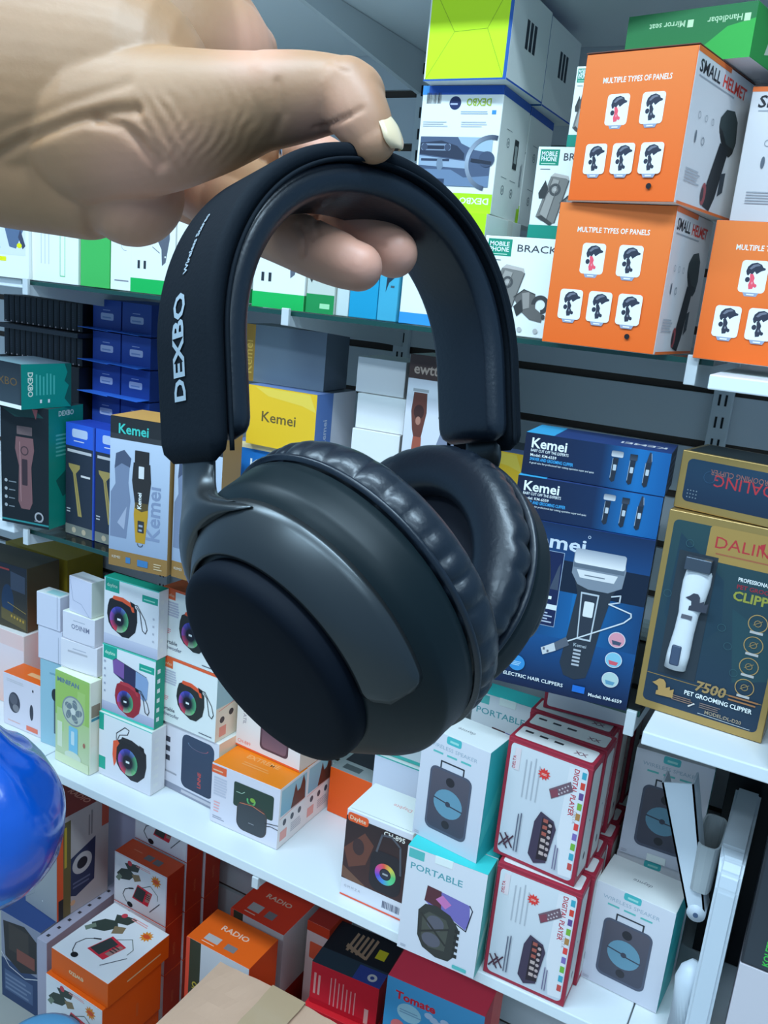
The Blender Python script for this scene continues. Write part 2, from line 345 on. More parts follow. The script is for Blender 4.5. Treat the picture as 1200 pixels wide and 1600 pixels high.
def flap_box(b):
    f = b['F']; f.rect(.02, .02, .96, .98, (188, 240, 0)); c = (130, 175, 10)
    for p in ([(.02, .02), (.33, .5)], [(.33, .5), (.72, .52)], [(.72, .52), (.96, .98)], [(.02, .98), (.33, .5)], [(.72, .52), (.96, .02)]): f.line(p, .0006, c)
    f.rect(.96, 0, 1, 1, (25, 85, 175)); f.rect(0, -.0, 1, .02, (25, 85, 175))
    r = b['R']
    for o_ in (.36,):
        for k in range(3): r.rect(o_ + .10 * k, .42, o_ + .07 + .10 * k, .72, (30, 42, 58))
    r.rect(0, 0, 1, .02, (30, 85, 190))
def bracket_box(b):
    f = b['F']; f.rect(.05, .80, .38, .97, (20, 140, 120)); f.text('MOBILE', .075, .90, .0072, WH, off=.02, width=f.W * .27); f.text('PHONE', .075, .845, .0072, WH, off=.02, width=f.W * .27); f.bars(.08, .815, .35, .83, 1, (190, 235, 225))
    f.bars(.08, .755, .3, .77, 1, (90, 105, 120)); f.text('BRACKET', .46, .855, .0115, (45, 52, 66), width=f.W * .72)
    f.poly([(.10, .24), (.28, .68), (.34, .72), (.58, .69), (.60, .64), (.44, .18), (.38, .16), (.2, .2)], (118, 124, 128)); f.poly([(.16, .28), (.32, .66), (.44, .64), (.30, .22)], (150, 156, 160))
    f.poly([(.1, .5), (.2, .64), (.28, .52), (.22, .44), (.12, .44)], (52, 58, 62)); f.ring(.38, .54, .004, .007, [(72, 78, 84)]); f.poly([(.12, .24), (.38, .14), (.40, .18), (.2, .26)], (62, 66, 70))
    f.poly([(.48, .40), (.62, .48), (.78, .44), (.80, .30), (.92, .24), (.9, .16), (.74, .18), (.6, .26)], (96, 100, 104)); f.ring(.86, .34, .006, .011, [(60, 64, 70)], a0=-1.4, a1=3.2); f.poly([(.5, .3), (.6, .38), (.64, .26), (.56, .2)], (50, 54, 58))
    f.poly([(.28, .68), (.34, .72), (.58, .69), (.60, .64), (.56, .66), (.34, .68)], (176, 182, 188)); f.line([(.44, .18), (.60, .64)], .0012, (78, 82, 86)); f.line([(.30, .22), (.44, .64)], .0007, (96, 100, 106)); f.line([(.16, .28), (.32, .66)], .0007, (96, 100, 106)); f.ell(.38, .54, .0022, .0022, (168, 174, 180)); f.poly([(.60, .44), (.70, .46), (.72, .30), (.64, .28)], (140, 144, 148)); f.line([(.50, .40), (.62, .48), (.78, .44)], .0010, (60, 64, 68)); f.ell(.92, .22, .0022, .0030, (60, 64, 70)); f.ell(.96, .38, .0020, .0026, (60, 64, 70))
    for k in range(4): f.ell(.18 + .22 * k, .07, .003, .003, (175, 185, 195))
    b['T'].rect(0, 0, 1, 1, (22, 140, 128))
def mount_box(b):   # white carton, green band
    f = b['F']; f.rect(0, 0, 1, .16, (20, 178, 92)); f.vbars(.16, .27, .44, .38, 2, (40, 50, 62), .4)
    f.poly([(.62, .86), (.86, .9), (.88, .62), (.80, .36), (.72, .32), (.70, .5), (.60, .6)], (88, 100, 120)); f.line([(.5, .52), (.66, .46)], .0012, (110, 120, 140)); f.ell(.79, .42, .0014, .0014, WH)
    b['R'].rect(0, 0, 1, .16, (25, 150, 80)); b['R'].text('OL-06', .3, .3, .012, (60, 70, 80))
def kemei_small(b):
    f = b['F']; f.rect(0, 0, .55, 1, (14, 26, 58), (16, 42, 84), True); f.rect(.55, 0, .8, 1, (16, 42, 84), (22, 108, 184), True); f.rect(.8, 0, 1, 1, (22, 108, 184), (16, 88, 160), True)
    f.text('Kemei', .05, .66, .0165, WH, off=.02); f.text('BABY CUT OFF THE EXPERTS', .05, .56, .0046, WH, off=.01, width=f.W * .27)
    f.text('Model: KM-6559', .05, .45, .0046, WH, off=.01); f.text('SHAVER AND GROOMING CLIPPER', .05, .35, .0052, (60, 165, 240), off=.02, width=f.W * .31); f.text('A good valve for professional hair cutting operation super and quiet', .05, .27, .0032, WH, width=f.W * .46)
    for k, u in enumerate((.64, .755, .86)):
        f.poly([(u - .014, .72), (u + .022, .72), (u + .014, .18), (u - .004, .14), (u - .02, .2)], (32, 44, 62)); f.rect(u - .008, .42, u + .014, .56, (175, 195, 215), r=.0008); f.line([(u - .016, .7), (u - .018, .24)], .0005, (150, 175, 200))
        if k == 0: f.rect(u - .03, .74, u + .05, .88, (190, 205, 222), (110, 125, 145), r=.0015)
        elif k == 1: f.rect(u - .02, .72, u + .03, .86, (60, 72, 92), (30, 40, 56))
        else: f.poly([(u - .012, .72), (u + .022, .72), (u + .010, .96), (u + .0, .96)], (45, 56, 76)); f.line([(u + .022, .76), (u + .014, .93)], .0005, (170, 190, 215))
    b['T'].rect(0, 0, .2, 1, (60, 170, 235)); b['T'].text('KEMEI', .95, .5, .02, (200, 215, 235), rot=180, off=.02); b['R'].bars(.1, .1, .9, .9, 5, (70, 90, 140))
def kemei_shaver(b):
    f = b['F']; f.rect(0, 0, .5, 1, (12, 34, 72), (18, 92, 160), True); f.rect(.5, 0, 1, 1, (18, 104, 176), (14, 62, 116), True)
    f.rect(0, 0, 1, .34, (14, 28, 66), (18, 78, 142)); f.rect(0, .80, 1, 1, (20, 66, 124), (16, 42, 84)); f.poly([(.28, .80), (1, .80), (1, .62), (.28, .62)], (14, 32, 58))
    f.text('Kemei', .08, .86, .023, (190, 212, 238), off=.02, width=f.W * .46); f.ring(.555, .955, .0012, .0018, [(170, 195, 225)], n=10)
    f.rect(.16, .40, .40, .84, (18, 34, 80)); f.line([(.16, .40), (.40, .40), (.40, .84), (.16, .84), (.16, .40)], .0006, (150, 180, 215)); f.poly([(.33, .62), (.37, .75), (.385, .78), (.39, .62)], (60, 75, 100)); f.bars(.18, .56, .38, .60, 1, WH); f.rect(.16, .50, .40, .53, (205, 225, 245)); f.bars(.18, .42, .38, .49, 4, (170, 190, 220))
    # shaver: body, head, foil
    f.poly([(.50, .70), (.53, .63), (.50, .36), (.48, .20), (.52, .13), (.60, .115), (.68, .14), (.70, .22), (.73, .45), (.77, .64), (.80, .70)], (40, 52, 68))
    f.poly([(.47, .86), (.47, .74), (.52, .68), (.60, .66), (.74, .66), (.83, .70), (.84, .80), (.82, .86)], (120, 138, 160)); f.rect(.475, .80, .83, .885, (215, 228, 242), (140, 158, 182), r=.003); f.rect(.475, .775, .83, .80, (90, 108, 130)); f.poly([(.50, .765), (.79, .765), (.77, .72), (.53, .72)], (205, 218, 232)); f.bars(.56, .735, .74, .75, 1, (110, 125, 145))
    f.poly([(.555, .64), (.685, .64), (.675, .36), (.575, .36)], (175, 195, 215)); f.poly([(.565, .63), (.675, .63), (.665, .37), (.583, .37)], (42, 54, 72)); f.rect(.59, .50, .66, .59, (210, 225, 240), r=.0015)
    f.text('Kemei', .56, .315, .006, (170, 190, 210), off=.01)
    for k in range(5): f.bars(.565, .20 + .022 * k, .62, .212 + .022 * k, 1, (170, 185, 205), 1, 0)
    f.line([(.77, .645), (.83, .66), (.83, .62), (.76, .60)], .0016, (185, 205, 225)); f.line([(.76, .60), (.92, .57), (.925, .55), (.88, .51), (.50, .33)], .0016, (200, 218, 235))
    f.poly([(.50, .36), (.42, .31), (.44, .265), (.53, .315)], (85, 98, 118)); f.poly([(.42, .31), (.33, .265), (.35, .225), (.44, .265)], (190, 205, 220)); f.rect(.345, .255, .36, .27, (90, 100, 120)); f.rect(.375, .245, .39, .26, (90, 100, 120))
    for k, (v, c1, c2) in enumerate(((.405, (205, 150, 175), (60, 80, 110)), (.285, (120, 190, 225), (200, 90, 110)), (.165, (170, 205, 215), (90, 150, 190)))):
        f.ell(.855, v, .0098, .0098, (200, 215, 235)); f.ell(.855, v, .009, .009, c1); f.poly([(.82, v - .005), (.89, v - .01), (.88, v - .03), (.83, v - .03)], c2)
    f.ell(.17, .14, .010, .010, (50, 140, 215)); f.bars(.13, .125, .21, .155, 3, (160, 210, 245)); f.text('ELECTRIC HAIR CLIPPERS', .08, .055, .0064, WH, off=.015, width=f.W * .45)
    f.rect(.60, .045, .69, .085, (30, 110, 215)); f.text('Model: KM-6559', .72, .04, .0058, WH, off=.02, width=f.W * .24)
    for k in range(6): b['R'].ell(.5, .14 + .15 * k, .016, .010, (80, 150, 175) if k % 2 else (190, 210, 225))
def daling_clipper(b):
    f = b['F']; b.base_mi = 1
    nav = 0
    f.rect(.05, .04, .95, .96, (30, 52, 78), (38, 70, 80), r=.006)
    f.poly([(.12, .9), (.5, .72), (.55, .5), (.3, .3), (.1, .5)], (30, 58, 78)); f.poly([(.6, .6), (.95, .5), (.95, .3), (.7, .25)], (36, 70, 84))
    f.mi = 1; f.rect(.33, .80, .955, .965, (188, 160, 96), r=.004); f.line([(.055, .185), (.945, .185)], .0008, (170, 145, 90)); f.mi = 0
    f.text('DALING', .385, .865, .0185, (165, 50, 60), width=f.W * .50, off=.0); f.poly([(.705, .92), (.735, .86), (.74, .93)], (165, 50, 60)); f.bars(.40, .835, .88, .842, 1, (150, 95, 70), 1, 0)
    f.text('PROFESSIONAL CORDLESS', .60, .735, .0062, WH, off=.02, width=f.W * .40); f.text('PET GROOMING', .60, .70, .0066, (140, 45, 62), off=.02, width=f.W * .36); f.text('CLIPPER', .585, .645, .0145, (140, 150, 70), off=.03, width=f.W * .38)
    for k in range(4):
        v = .56 - .105 * k; f.ring(.80, v, .0092, .0102, [(160, 140, 95)]); f.bars(.755, v - .05, .85, v - .038, 1, (170, 180, 190), 1, 0)
        f.ring(.80, v, .003, .004, [(130, 120, 90)], n=10); f.line([(.77, v - .01), (.83, v + .015)], .0007, (140, 128, 92))
    for u, v in ((.2, .86), (.55, .5), (.62, .42), (.7, .3), (.1, .6)): f.ring(u, v, .004, .0045, [(55, 95, 110)], n=10)
    f.text('7500', .44, .165, .0165, (150, 132, 92), off=.03, slant=.15); f.bars(.70, .165, .93, .20, 2, (150, 110, 75)); f.text('PET GROOMING CLIPPER', .37, .128, .0075, WH, off=.02, width=f.W * .52)
    f.bars(.28, .085, .45, .115, 3, (130, 110, 100)); f.bars(.5, .085, .66, .115, 3, (120, 110, 110)); f.text('MODEL:DL-D20', .55, .062, .0058, (150, 145, 130), off=.02); f.line([(.50, .055), (.9, .05)], .0004, WH)
    dog(f, .10, .07, .024, (165, 140, 90)); f.line([(.42, .075), (.46, .095)], .0016, (200, 205, 210))
def dog(f, u, v, s, c):
    q = lambda x, y: (u + x * s / f.W, v + y * s / f.H)
    f.poly([q(.05, .72), q(.2, .82), q(.36, 1.0), q(.56, 1.0), q(.68, .86), q(.72, .6), q(.62, .5), q(.66, .3), q(.4, .3), q(.34, .6), q(.18, .66)], c); f.poly([q(.3, .35), q(.9, .72), q(.92, .55), q(1.1, .66), q(1.1, .2), q(.3, .15)], c)
def daling_flat(b):
    f = b['F']; b.base_mi = 1; f.rect(.06, .14, .97, .88, (24, 44, 72), (30, 60, 88), r=.006)
    f.text('DALING', .78, .68, .0185, (165, 50, 62), rot=180, width=f.W * .48); f.text('PET GROOMING CLIPPER', .86, .76, .0085, (140, 95, 90), rot=180, width=f.W * .6)
    for i in range(12): f.ell(.10 + .025 * (i % 4), .22 + .06 * (i // 4), .0008, .0008, (110, 130, 150), n=6)
    f.ring(.26, .62, .006, .0065, [(50, 85, 120)], n=14); b['T'].rect(.04, .06, .96, .94, (40, 52, 58), r=.004)
def kemei_flat(b, c1=(244, 188, 44), c2=(90, 130, 205), txt=(95, 85, 50), hl=True):
    f = b['F']; f.rect(0, 0, 1, 1, c1)
    if hl: f.poly([(.1, .98), (.9, .98), (1, .7), (.8, .78), (.3, .85)], (246, 202, 84))
    f.text('Kemei', .22, .42, .022, txt, off=.012, width=f.W * .5)
    r = b['R']; r.rect(0, 0, .40, 1, c2); r.text('Kemei', .28, .12, .016, (190, 210, 240), rot=90, off=.01); r.rect(.4, 0, 1, 1, (200, 215, 238)); b['T'].rect(0, 0, 1, .35, (110, 140, 205)); b['T'].rect(0, .35, 1, 1, (70, 84, 100))
def kemei_gold(b, name=True):
    f = b['F']; f.rect(0, .88, 1, 1, (35, 40, 46)); f.rect(0, .85, 1, .89, (50, 55, 62)); f.rect(0, .11, 1, .855, (135, 160, 195), (175, 200, 232)); f.rect(0, 0, 1, .11, (138, 112, 66))
    f.text('Kemei', .14, .895, .021, (60, 190, 190), off=.02)
    # grey portrait prints
    f.poly([(.02, .2), (.02, .5), (.1, .56), (.08, .68), (.2, .74), (.34, .7), (.32, .58), (.36, .46), (.3, .2)], (110, 130, 165)); f.poly([(.08, .66), (.1, .76), (.24, .79), (.36, .74), (.34, .68), (.2, .70)], (70, 85, 115)); f.poly([(.14, .30), (.3, .42), (.26, .26)], (150, 168, 200))
    f.text('Kemei', .86, .22, .034, (120, 142, 180), rot=90, off=.02)
    f.rect(.42, .70, .66, .80, (40, 42, 46), r=.001); f.poly([(.40, .72), (.68, .72), (.70, .60), (.66, .44), (.44, .44), (.38, .60)], (42, 44, 48)); f.poly([(.44, .46), (.66, .46), (.66, .38), (.62, .19), (.46, .19), (.42, .38)], (170, 140, 40)); f.poly([(.44, .46), (.66, .46), (.66, .42), (.55, .40), (.44, .42)], (80, 72, 46))
    f.rect(.49, .62, .58, .70, (200, 215, 230), r=.001); f.rect(.49, .26, .60, .34, (50, 54, 60), r=.001); f.bars(.51, .27, .58, .33, 2, (140, 160, 190)); f.text('Kemei', .545, .42, .010, WH, rot=90, off=.02); f.ring(.54, .185, .004, .0052, [(60, 64, 72)], a0=PI, a1=2 * PI)
    f.text('KEMEI', .06, .055, .006, (200, 205, 200)); f.rect(.3, .035, .38, .075, (60, 120, 180)); f.rect(.5, .03, .68, .075, (60, 120, 180), r=.001); f.bars(.78, .03, .92, .08, 3, (190, 180, 150))
    b['T'].rect(0, 0, 1, 1, (205, 165, 95))
def trimmer_box(b):
    f = b['F']; f.rect(0, .80, 1, 1, (40, 90, 215)); f.rect(.22, .88, .76, .955, (170, 195, 235), r=.004); f.bars(.28, .845, .7, .865, 1, (190, 205, 235)); f.rect(0, .08, .96, .80, (38, 48, 66)); f.bars(.06, .745, .9, .77, 1, (180, 190, 205), 1, 0)
    f.poly([(.10, .64), (.50, .64), (.50, .61), (.36, .56), (.58, .18), (.44, .18), (.26, .56), (.12, .61)], (150, 140, 88)); f.line([(.32, .55), (.50, .2)], .0008, (90, 84, 52)); f.bars(.54, .54, .9, .58, 1, (200, 208, 220)); f.bars(.04, .2, .2, .25, 2, (170, 180, 195)); f.rect(0, 0, .96, .09, (110, 120, 120)); f.ell(.3, .045, .005, .005, (170, 165, 150)); f.ell(.65, .045, .005, .005, (170, 165, 150)); f.rect(.95, 0, 1, 1, (45, 80, 180))
def clipper_black(b):
    f = b['F']; f.rect(0, 0, 1, 1, (18, 26, 34)); f.poly([(.04, .96), (.7, .98), (.9, .92), (.3, .9)], (26, 70, 72)); f.rect(.0, .02, 1, .035, (40, 130, 140)); f.poly([(.66, .98), (.74, .9), (.78, .98)], (150, 90, 100))
    f.rect(.34, .76, .66, .83, (95, 85, 92), r=.001); f.poly([(.32, .74), (.68, .74), (.70, .64), (.64, .5), (.66, .2), (.6, .14), (.42, .14), (.36, .2), (.38, .5), (.30, .64)], (112, 84, 92)); f.rect(.44, .34, .56, .56, (52, 42, 52), r=.002); f.ring(.5, .63, .006, .008, [(60, 48, 56)]); f.line([(.4, .7), (.42, .2)], .0008, (170, 140, 150))
    for k in range(4): f.ell(.1, .36 - .07 * k, .003, .003, (150, 165, 180)); f.bars(.16, .35 - .07 * k, .32, .37 - .07 * k, 1, (110, 125, 140))
    f.ring(.8, .09, .006, .009, [(150, 160, 175)]); f.bars(.7, .05, .9, .065, 1, (130, 140, 155))
    r = b['R']; r.rect(0, 0, 1, 1, (10, 138, 128)); r.text('DEXBO', .5, .93, .012, (190, 220, 220), al='c', off=.03); r.poly([(.2, .4), (.6, .5), (.7, .3), (.4, .25)], (18, 90, 88)); r.rect(.5, .2, .8, .28, (170, 225, 220)); r.bars(.2, .6, .8, .8, 6, (80, 180, 175))
def clipper_teal(b):
    f = b['F']; f.rect(0, .08, .97, 1, (50, 66, 80), (24, 34, 44)); f.rect(0, 0, 1, .09, WH); f.text('DEXBO', .1, .5, .018, (96, 78, 46), width=f.W * .8)
    r = b['R']; r.rect(0, 0, 1, 1, (8, 142, 140)); r.text('DEXBO', .13, .82, .013, (205, 232, 232), rot=-90, off=.03, width=r.H * .55); r.vbars(.28, .3, .7, .85, 6, (70, 185, 185)); r.poly([(.86, 1), (.92, .8), (.86, .6), (.95, .5), (.86, .2), (1, 0), (1, 1)], (14, 88, 90)); r.rect(.36, .12, .40, .2, WH); r.rect(.52, .12, .56, .2, WH)
    b['T'].rect(0, 0, 1, .5, (120, 160, 180), (90, 110, 130)); b['T'].rect(0, .5, 1, 1, (90, 110, 130), (60, 80, 96))
def blue_pack(b):
    f = b['F']; f.rect(0, 0, 1, 1, (30, 62, 150), (34, 70, 160)); f.rect(.28, .36, .74, .58, (160, 180, 225), r=.003); f.bars(.34, .42, .68, .52, 1, (110, 140, 200)); f.bars(.36, .66, .68, .72, 1, (130, 155, 215))
def slim_pack(b):
    f = b['F']; f.rect(.1, .1, .7, .9, (20, 25, 36)); f.ell(.4, .05, .0016, .0016, (150, 150, 165), n=8); f.bars(.2, .3, .6, .7, 6, (34, 40, 54))
def ewtto_box(b):
    f = b['F']; f.rect(0, .84, 1, 1, (70, 56, 56)); f.text('ewtto', .08, .875, .020, (170, 160, 155), off=.02); f.rect(0, 0, 1, .84, (200, 215, 238))
    f.rect(.10, .755, .36, .775, (150, 160, 175)); f.poly([(.12, .75), (.34, .75), (.36, .62), (.32, .50), (.30, .44), (.18, .44), (.14, .5), (.10, .62)], (96, 58, 52)); f.poly([(.17, .45), (.31, .45), (.33, .18), (.27, .12), (.18, .12), (.14, .18)], (150, 84, 70)); f.ell(.23, .62, .008, .010, (60, 38, 38)); f.ell(.23, .56, .004, .006, (160, 120, 110)); f.rect(.19, .21, .28, .30, (40, 40, 60), r=.001); f.text('88', .20, .235, .010, (90, 130, 220), off=.02)
    f.poly([(.42, .30), (.52, .34), (.62, .50), (.60, .64), (.68, .72), (.86, .72), (.96, .6), (.96, .3), (.7, .24)], (120, 135, 165)); f.poly([(.56, .60), (.60, .70), (.72, .76), (.88, .73), (.94, .62), (.8, .66), (.66, .64), (.62, .56)], (48, 54, 70)); f.poly([(.42, .28), (.6, .38), (.9, .40), (.96, .3), (.9, .24), (.6, .22)], (40, 44, 58)); f.ell(.64, .56, .004, .006, (180, 195, 215))
def led_speaker(f, u, v, s, body=(32, 34, 42), handle=(222, 92, 58), rot=0, strap=True):
    cr, sr = math.cos(rot), math.sin(rot)
    q = lambda x, y: (u + (x * cr - y * sr) * s / f.W, v + (x * sr + y * cr) * s / f.H)
    f.poly([q(-.50, .22), q(-.44, .42), q(-.30, .50), q(.0, .50), (q(.34, .46)), q(.50, .34), q(.52, .0), q(.46, -.3), q(.24, -.52), q(.02, -.54), q(-.34, -.38), q(-.46, -.24), q(-.52, 0)], body)
    f.poly([q(-.34, .46), q(-.30, .55), q(.02, .56), q(.36, .46), q(.42, .24), q(.34, .24), q(.28, .36), q(.0, .44), q(-.24, .44)], handle)
    f.poly([q(.26, .52), q(.42, .48), q(.44, .38), q(.32, .38)], (24, 26, 34))
    n = 24; lay = f._lay(); cx, cy = -.10, -.08
    cols = [(80, 170, 130), (90, 130, 200), (60, 70, 180), (90, 90, 210), (150, 90, 200), (190, 70, 130), (215, 70, 100), (150, 190, 170), (110, 200, 140), (80, 170, 130)]
    for i in range(n):
        t0, t1 = 2 * PI * i / n, 2 * PI * (i + 1) / n; c = alb(cols[int(i / n * 9.99) % 10]); k = alb((36, 40, 60))
        f._emit([f.P(*q(cx + r * math.cos(t) * .9, cy + r * math.sin(t))) for r, t in ((.17, t0), (.36, t0), (.36, t1), (.17, t1))], [k, c, c, k], lay)
    f.ell(*q(cx, cy), .17 * s * .9, .17 * s, (22, 26, 44)); f.rect(q(cx - .06, 0)[0], q(0, cy - .03)[1], q(cx + .06, 0)[0], q(0, cy + .03)[1], WH)
    if strap:
        f.line([q(.40, .46), q(.52, .46), q(.78, .12), q(.86, -.12), q(.80, -.24), q(.70, -.18), q(.66, .0), q(.60, .30), q(.48, .42)], .0016, (38, 40, 50))
def spk_teal(b, kind):
    f = b['F']; f.rect(0, 0, 1, 1, (205, 218, 240), (222, 236, 252))
    if kind < 2:
        f.rect(.02, .80, .28, .985, TEAL); f.text('daybte', .05, .87, .009, (190, 235, 225), off=.01); f.rect(.70, .79, .98, .89, TEAL); f.bars(.73, .82, .95, .86, 1, (150, 220, 210)); f.rect(0, .985, 1, 1, (60, 205, 195))
        b['T'].rect(0, 0, 1, 1, (34, 168, 150))
    if kind == 0:
        f.rect(0, 0, 1, .16, (165, 180, 215), (190, 205, 235)); led_speaker(f, .34, .46, .066)
        for k in range(4): f.rect(.90, .24 + .11 * k, .93, .27 + .11 * k, (170, 182, 205))
    elif kind == 1:
        f.rect(0, 0, 1, .16, (150, 165, 205), (180, 195, 230))
        f.poly([(.22, .62), (.20, .80), (.26, .84), (.84, .72), (.88, .66), (.86, .40), (.80, .36), (.5, .50)], (46, 50, 92)); f.poly([(.22, .62), (.20, .80), (.26, .84), (.42, .81), (.42, .58)], (120, 90, 170)); f.poly([(.64, .76), (.84, .72), (.88, .66), (.86, .40), (.80, .36), (.64, .44)], (130, 165, 215)); f.line([(.21, .8), (.26, .84), (.84, .72)], .001, (60, 62, 80))
        led_speaker(f, .50, .29, .058, (150, 42, 60), (175, 58, 75)); f.rect(0, 0, 1, .03, (60, 205, 195))
        for k in range(5): f.rect(.04, .30 + .11 * k, .07, .33 + .11 * k, (150, 165, 195))
        b['R'].rect(0, 0, 1, 1, (24, 150, 130))
    else:
        f.rect(0, .72, .09, .98, TEAL); f.rect(0, .10, .13, .30, TEAL); f.line([(.0, .985), (1, .985)], .0016, (60, 205, 195))
        led_speaker(f, .62, .42, .072, rot=0, handle=(38, 40, 48), strap=False); f.poly([(.28, .62), (.36, .66), (.40, .62), (.35, .54), (.34, .3), (.30, .22), (.27, .4)], (222, 92, 58))
        f.line([(.34, .66), (.34, .76), (.5, .90), (.58, .88), (.55, .80), (.40, .75), (.36, .66)], .0016, (46, 48, 58))
    for k in range(6): b['R'].rect(.2, .1 + .14 * k, .5, .16 + .14 * k, (215, 228, 240))
def spk_orange(b):
    f = b['F']; f.rect(0, .965, 1, 1, (240, 98, 60)); f.rect(.0, .84, .22, .965, (240, 105, 62)); f.text('dayvfea', .02, .88, .008, (250, 210, 190)); f.bars(.02, .6, .3, .82, 6, (178, 190, 218), .7, .1)
    f.bars(.04, .34, .16, .42, 3, (225, 150, 165)); f.text('Portable', .02, .19, .010, (70, 78, 98), off=.015); f.text('Subwoofer', .02, .11, .010, (110, 120, 145), off=.015); led_speaker(f, .55, .46, .062, (42, 48, 50)); f.bars(.72, .05, .95, .08, 1, (90, 100, 120))
    r = b['R']; r.rect(0, .5, 1, 1, (150, 195, 215), (170, 205, 225)); r.rect(0, 0, 1, .5, (238, 218, 210)); r.ell(.25, .30, .006, .006, (70, 64, 70)); r.ell(.6, .36, .006, .006, (70, 64, 70)); r.rect(.15, .05, .42, .2, (215, 150, 140)); r.line([(.1, .45), (.9, .52)], .001, (240, 110, 90))
def spk_tall(b):   # tall capsule speaker
    f = b['F']; f.rect(0, 0, 1, .10, (130, 142, 168)); f.rect(.35, .03, .95, .075, (180, 190, 210)); f.rect(.0, .10, 1, 1, (196, 208, 232), (210, 222, 244))
    f.rect(.34, .13, .92, .93, (42, 56, 84), (56, 74, 104), r=.013); f.ring(.63, .82, .022, .024, [(90, 130, 165), (150, 80, 100)], a0=PI, a1=2 * PI, sy=.35); f.text('LINNE', .70, .22, .011, (190, 76, 74), rot=90, off=.02)
    for k in range(3): f.rect(.04, .42 + .14 * k, .12, .50 + .14 * k, (60, 66, 82), r=.001)
    f.bars(.04, .24, .26, .30, 1, (150, 160, 180)); b['R'].rect(0, 0, 1, 1, (240, 214, 200))
def extreme_box(b):
    b['T'].text('EXTREME', .5, .55, .016, (252, 160, 95), al='c', off=.02); b['T'].bars(.3, .3, .7, .45, 2, (252, 150, 80)); f = b['F']; f.rect(.0, .84, .22, .97, (232, 100, 62)); f.bars(.02, .88, .19, .93, 1, (250, 190, 165)); f.bars(.04, .48, .24, .80, 7, (182, 194, 220), .7, .1); f.bars(.04, .08, .22, .14, 2, (140, 150, 175)); f.bars(.05, .2, .15, .4, 4, (228, 170, 180))
    f.rect(.34, .44, .92, .84, (44, 66, 60), r=.004); f.ring(.60, .62, .006, .009, [(90, 190, 120), (60, 130, 90), (120, 200, 110)], a0=PI * .9, a1=PI * 2.1); f.line([(.38, .68), (.46, .68), (.5, .72)], .001, (170, 210, 200)); f.ell(.62, .64, .005, .004, (120, 170, 70))
    f.rect(.40, .08, .84, .56, (70, 62, 62), r=.015); f.rect(.41, .09, .83, .53, (60, 68, 78), r=.014); f.ring(.62, .5, .0, .0, [(196, 120, 90)]); f.line([(.44, .52), (.62, .55), (.8, .50)], .0012, (196, 120, 90)); f.bars(.58, .24, .67, .27, 1, (130, 140, 155)); f.line([(.82, .36), (.9, .38), (1, .40)], .0012, BLK); f.line([(.84, .32), (.9, .34), (1, .33)], .0012, BLK)
    photo_side(b['R'])
def photo_side(r):
    r.rect(.06, .52, .96, .95, (120, 178, 210), (150, 200, 222)); r.poly([(.42, .52), (.5, .72), (.56, .9), (.64, .74), (.74, .76), (.84, .95), (.92, .8), (.94, .52)], (92, 54, 46)); r.rect(0, 0, 1, .50, (226, 226, 238)); r.line([(.04, .48), (.94, .52)], .0008, (225, 120, 100))
    for k in range(3): r.ell(.22 + .27 * k, .38, .005, .006, (70, 80, 96))
    r.rect(.08, .1, .32, .26, (215, 160, 160)); r.bars(.46, .12, .9, .28, 5, (170, 176, 196))
def portatil_box(b):
    f = b['F']; f.rect(0, 0, 1, 1, (232, 224, 236), (238, 236, 244)); f.rect(0, 0, 1, .04, (242, 100, 50)); f.text('PORTATIL', .10, .95, .010, (140, 140, 160), rot=-90, off=.01); f.text('CH-889', .03, .09, .009, (235, 110, 80)); f.rect(.38, .14, .82, .9, (80, 66, 82), r=.008); f.rect(.41, .18, .79, .86, (120, 100, 120), (60, 52, 70), r=.007); b['R'].rect(0, .45, 1, 1, (140, 120, 150)); b['R'].rect(0, 0, 1, .45, (236, 210, 205))
def boombox(b):
    f = b['F']; f.rect(0, .20, 1, .93, (66, 48, 52), (48, 42, 48)); f.poly([(0, .55), (.3, .8), (.45, .7), (.35, .45), (.1, .35)], (100, 66, 60)); f.ell(.22, .62, .010, .014, (62, 50, 56)); f.poly([(0, .35), (.4, .2), (.1, .2), (0, .22)], (110, 84, 74))
    f.rect(.02, .875, .34, .975, (242, 92, 48), r=.005); f.text('Daybte', .055, .90, .0095, (252, 220, 200), off=.01); f.text('CH-895', .58, .865, .011, (230, 230, 235), off=.02)
    f.rect(.42, .22, .90, .68, (40, 42, 52), r=.016); f.line([(.50, .66), (.56, .86), (.70, .88), (.84, .80), (.88, .50)], .0032, (84, 92, 108)); f.ring(.66, .44, .0095, .0175, [(90, 200, 130), (210, 210, 90), (220, 90, 80), (200, 80, 160), (90, 80, 220), (70, 150, 230), (90, 210, 160), (90, 200, 130)], n=28); f.ell(.66, .44, .008, .008, (50, 58, 76)); f.bars(.62, .43, .70, .45, 1, (160, 175, 190), 1, 0)
    f.rect(0, 0, 1, .018, (240, 88, 60)); f.text('G M M Z A', .06, .11, .006, (160, 170, 190)); f.barcode(.66, .06, .92, .14, (90, 100, 130)); b['T'].text('Daybte', .75, .62, .011, (235, 160, 165), rot=180, off=.0); b['T'].line([(.04, .05), (.95, .05)], .0008, (150, 165, 180))
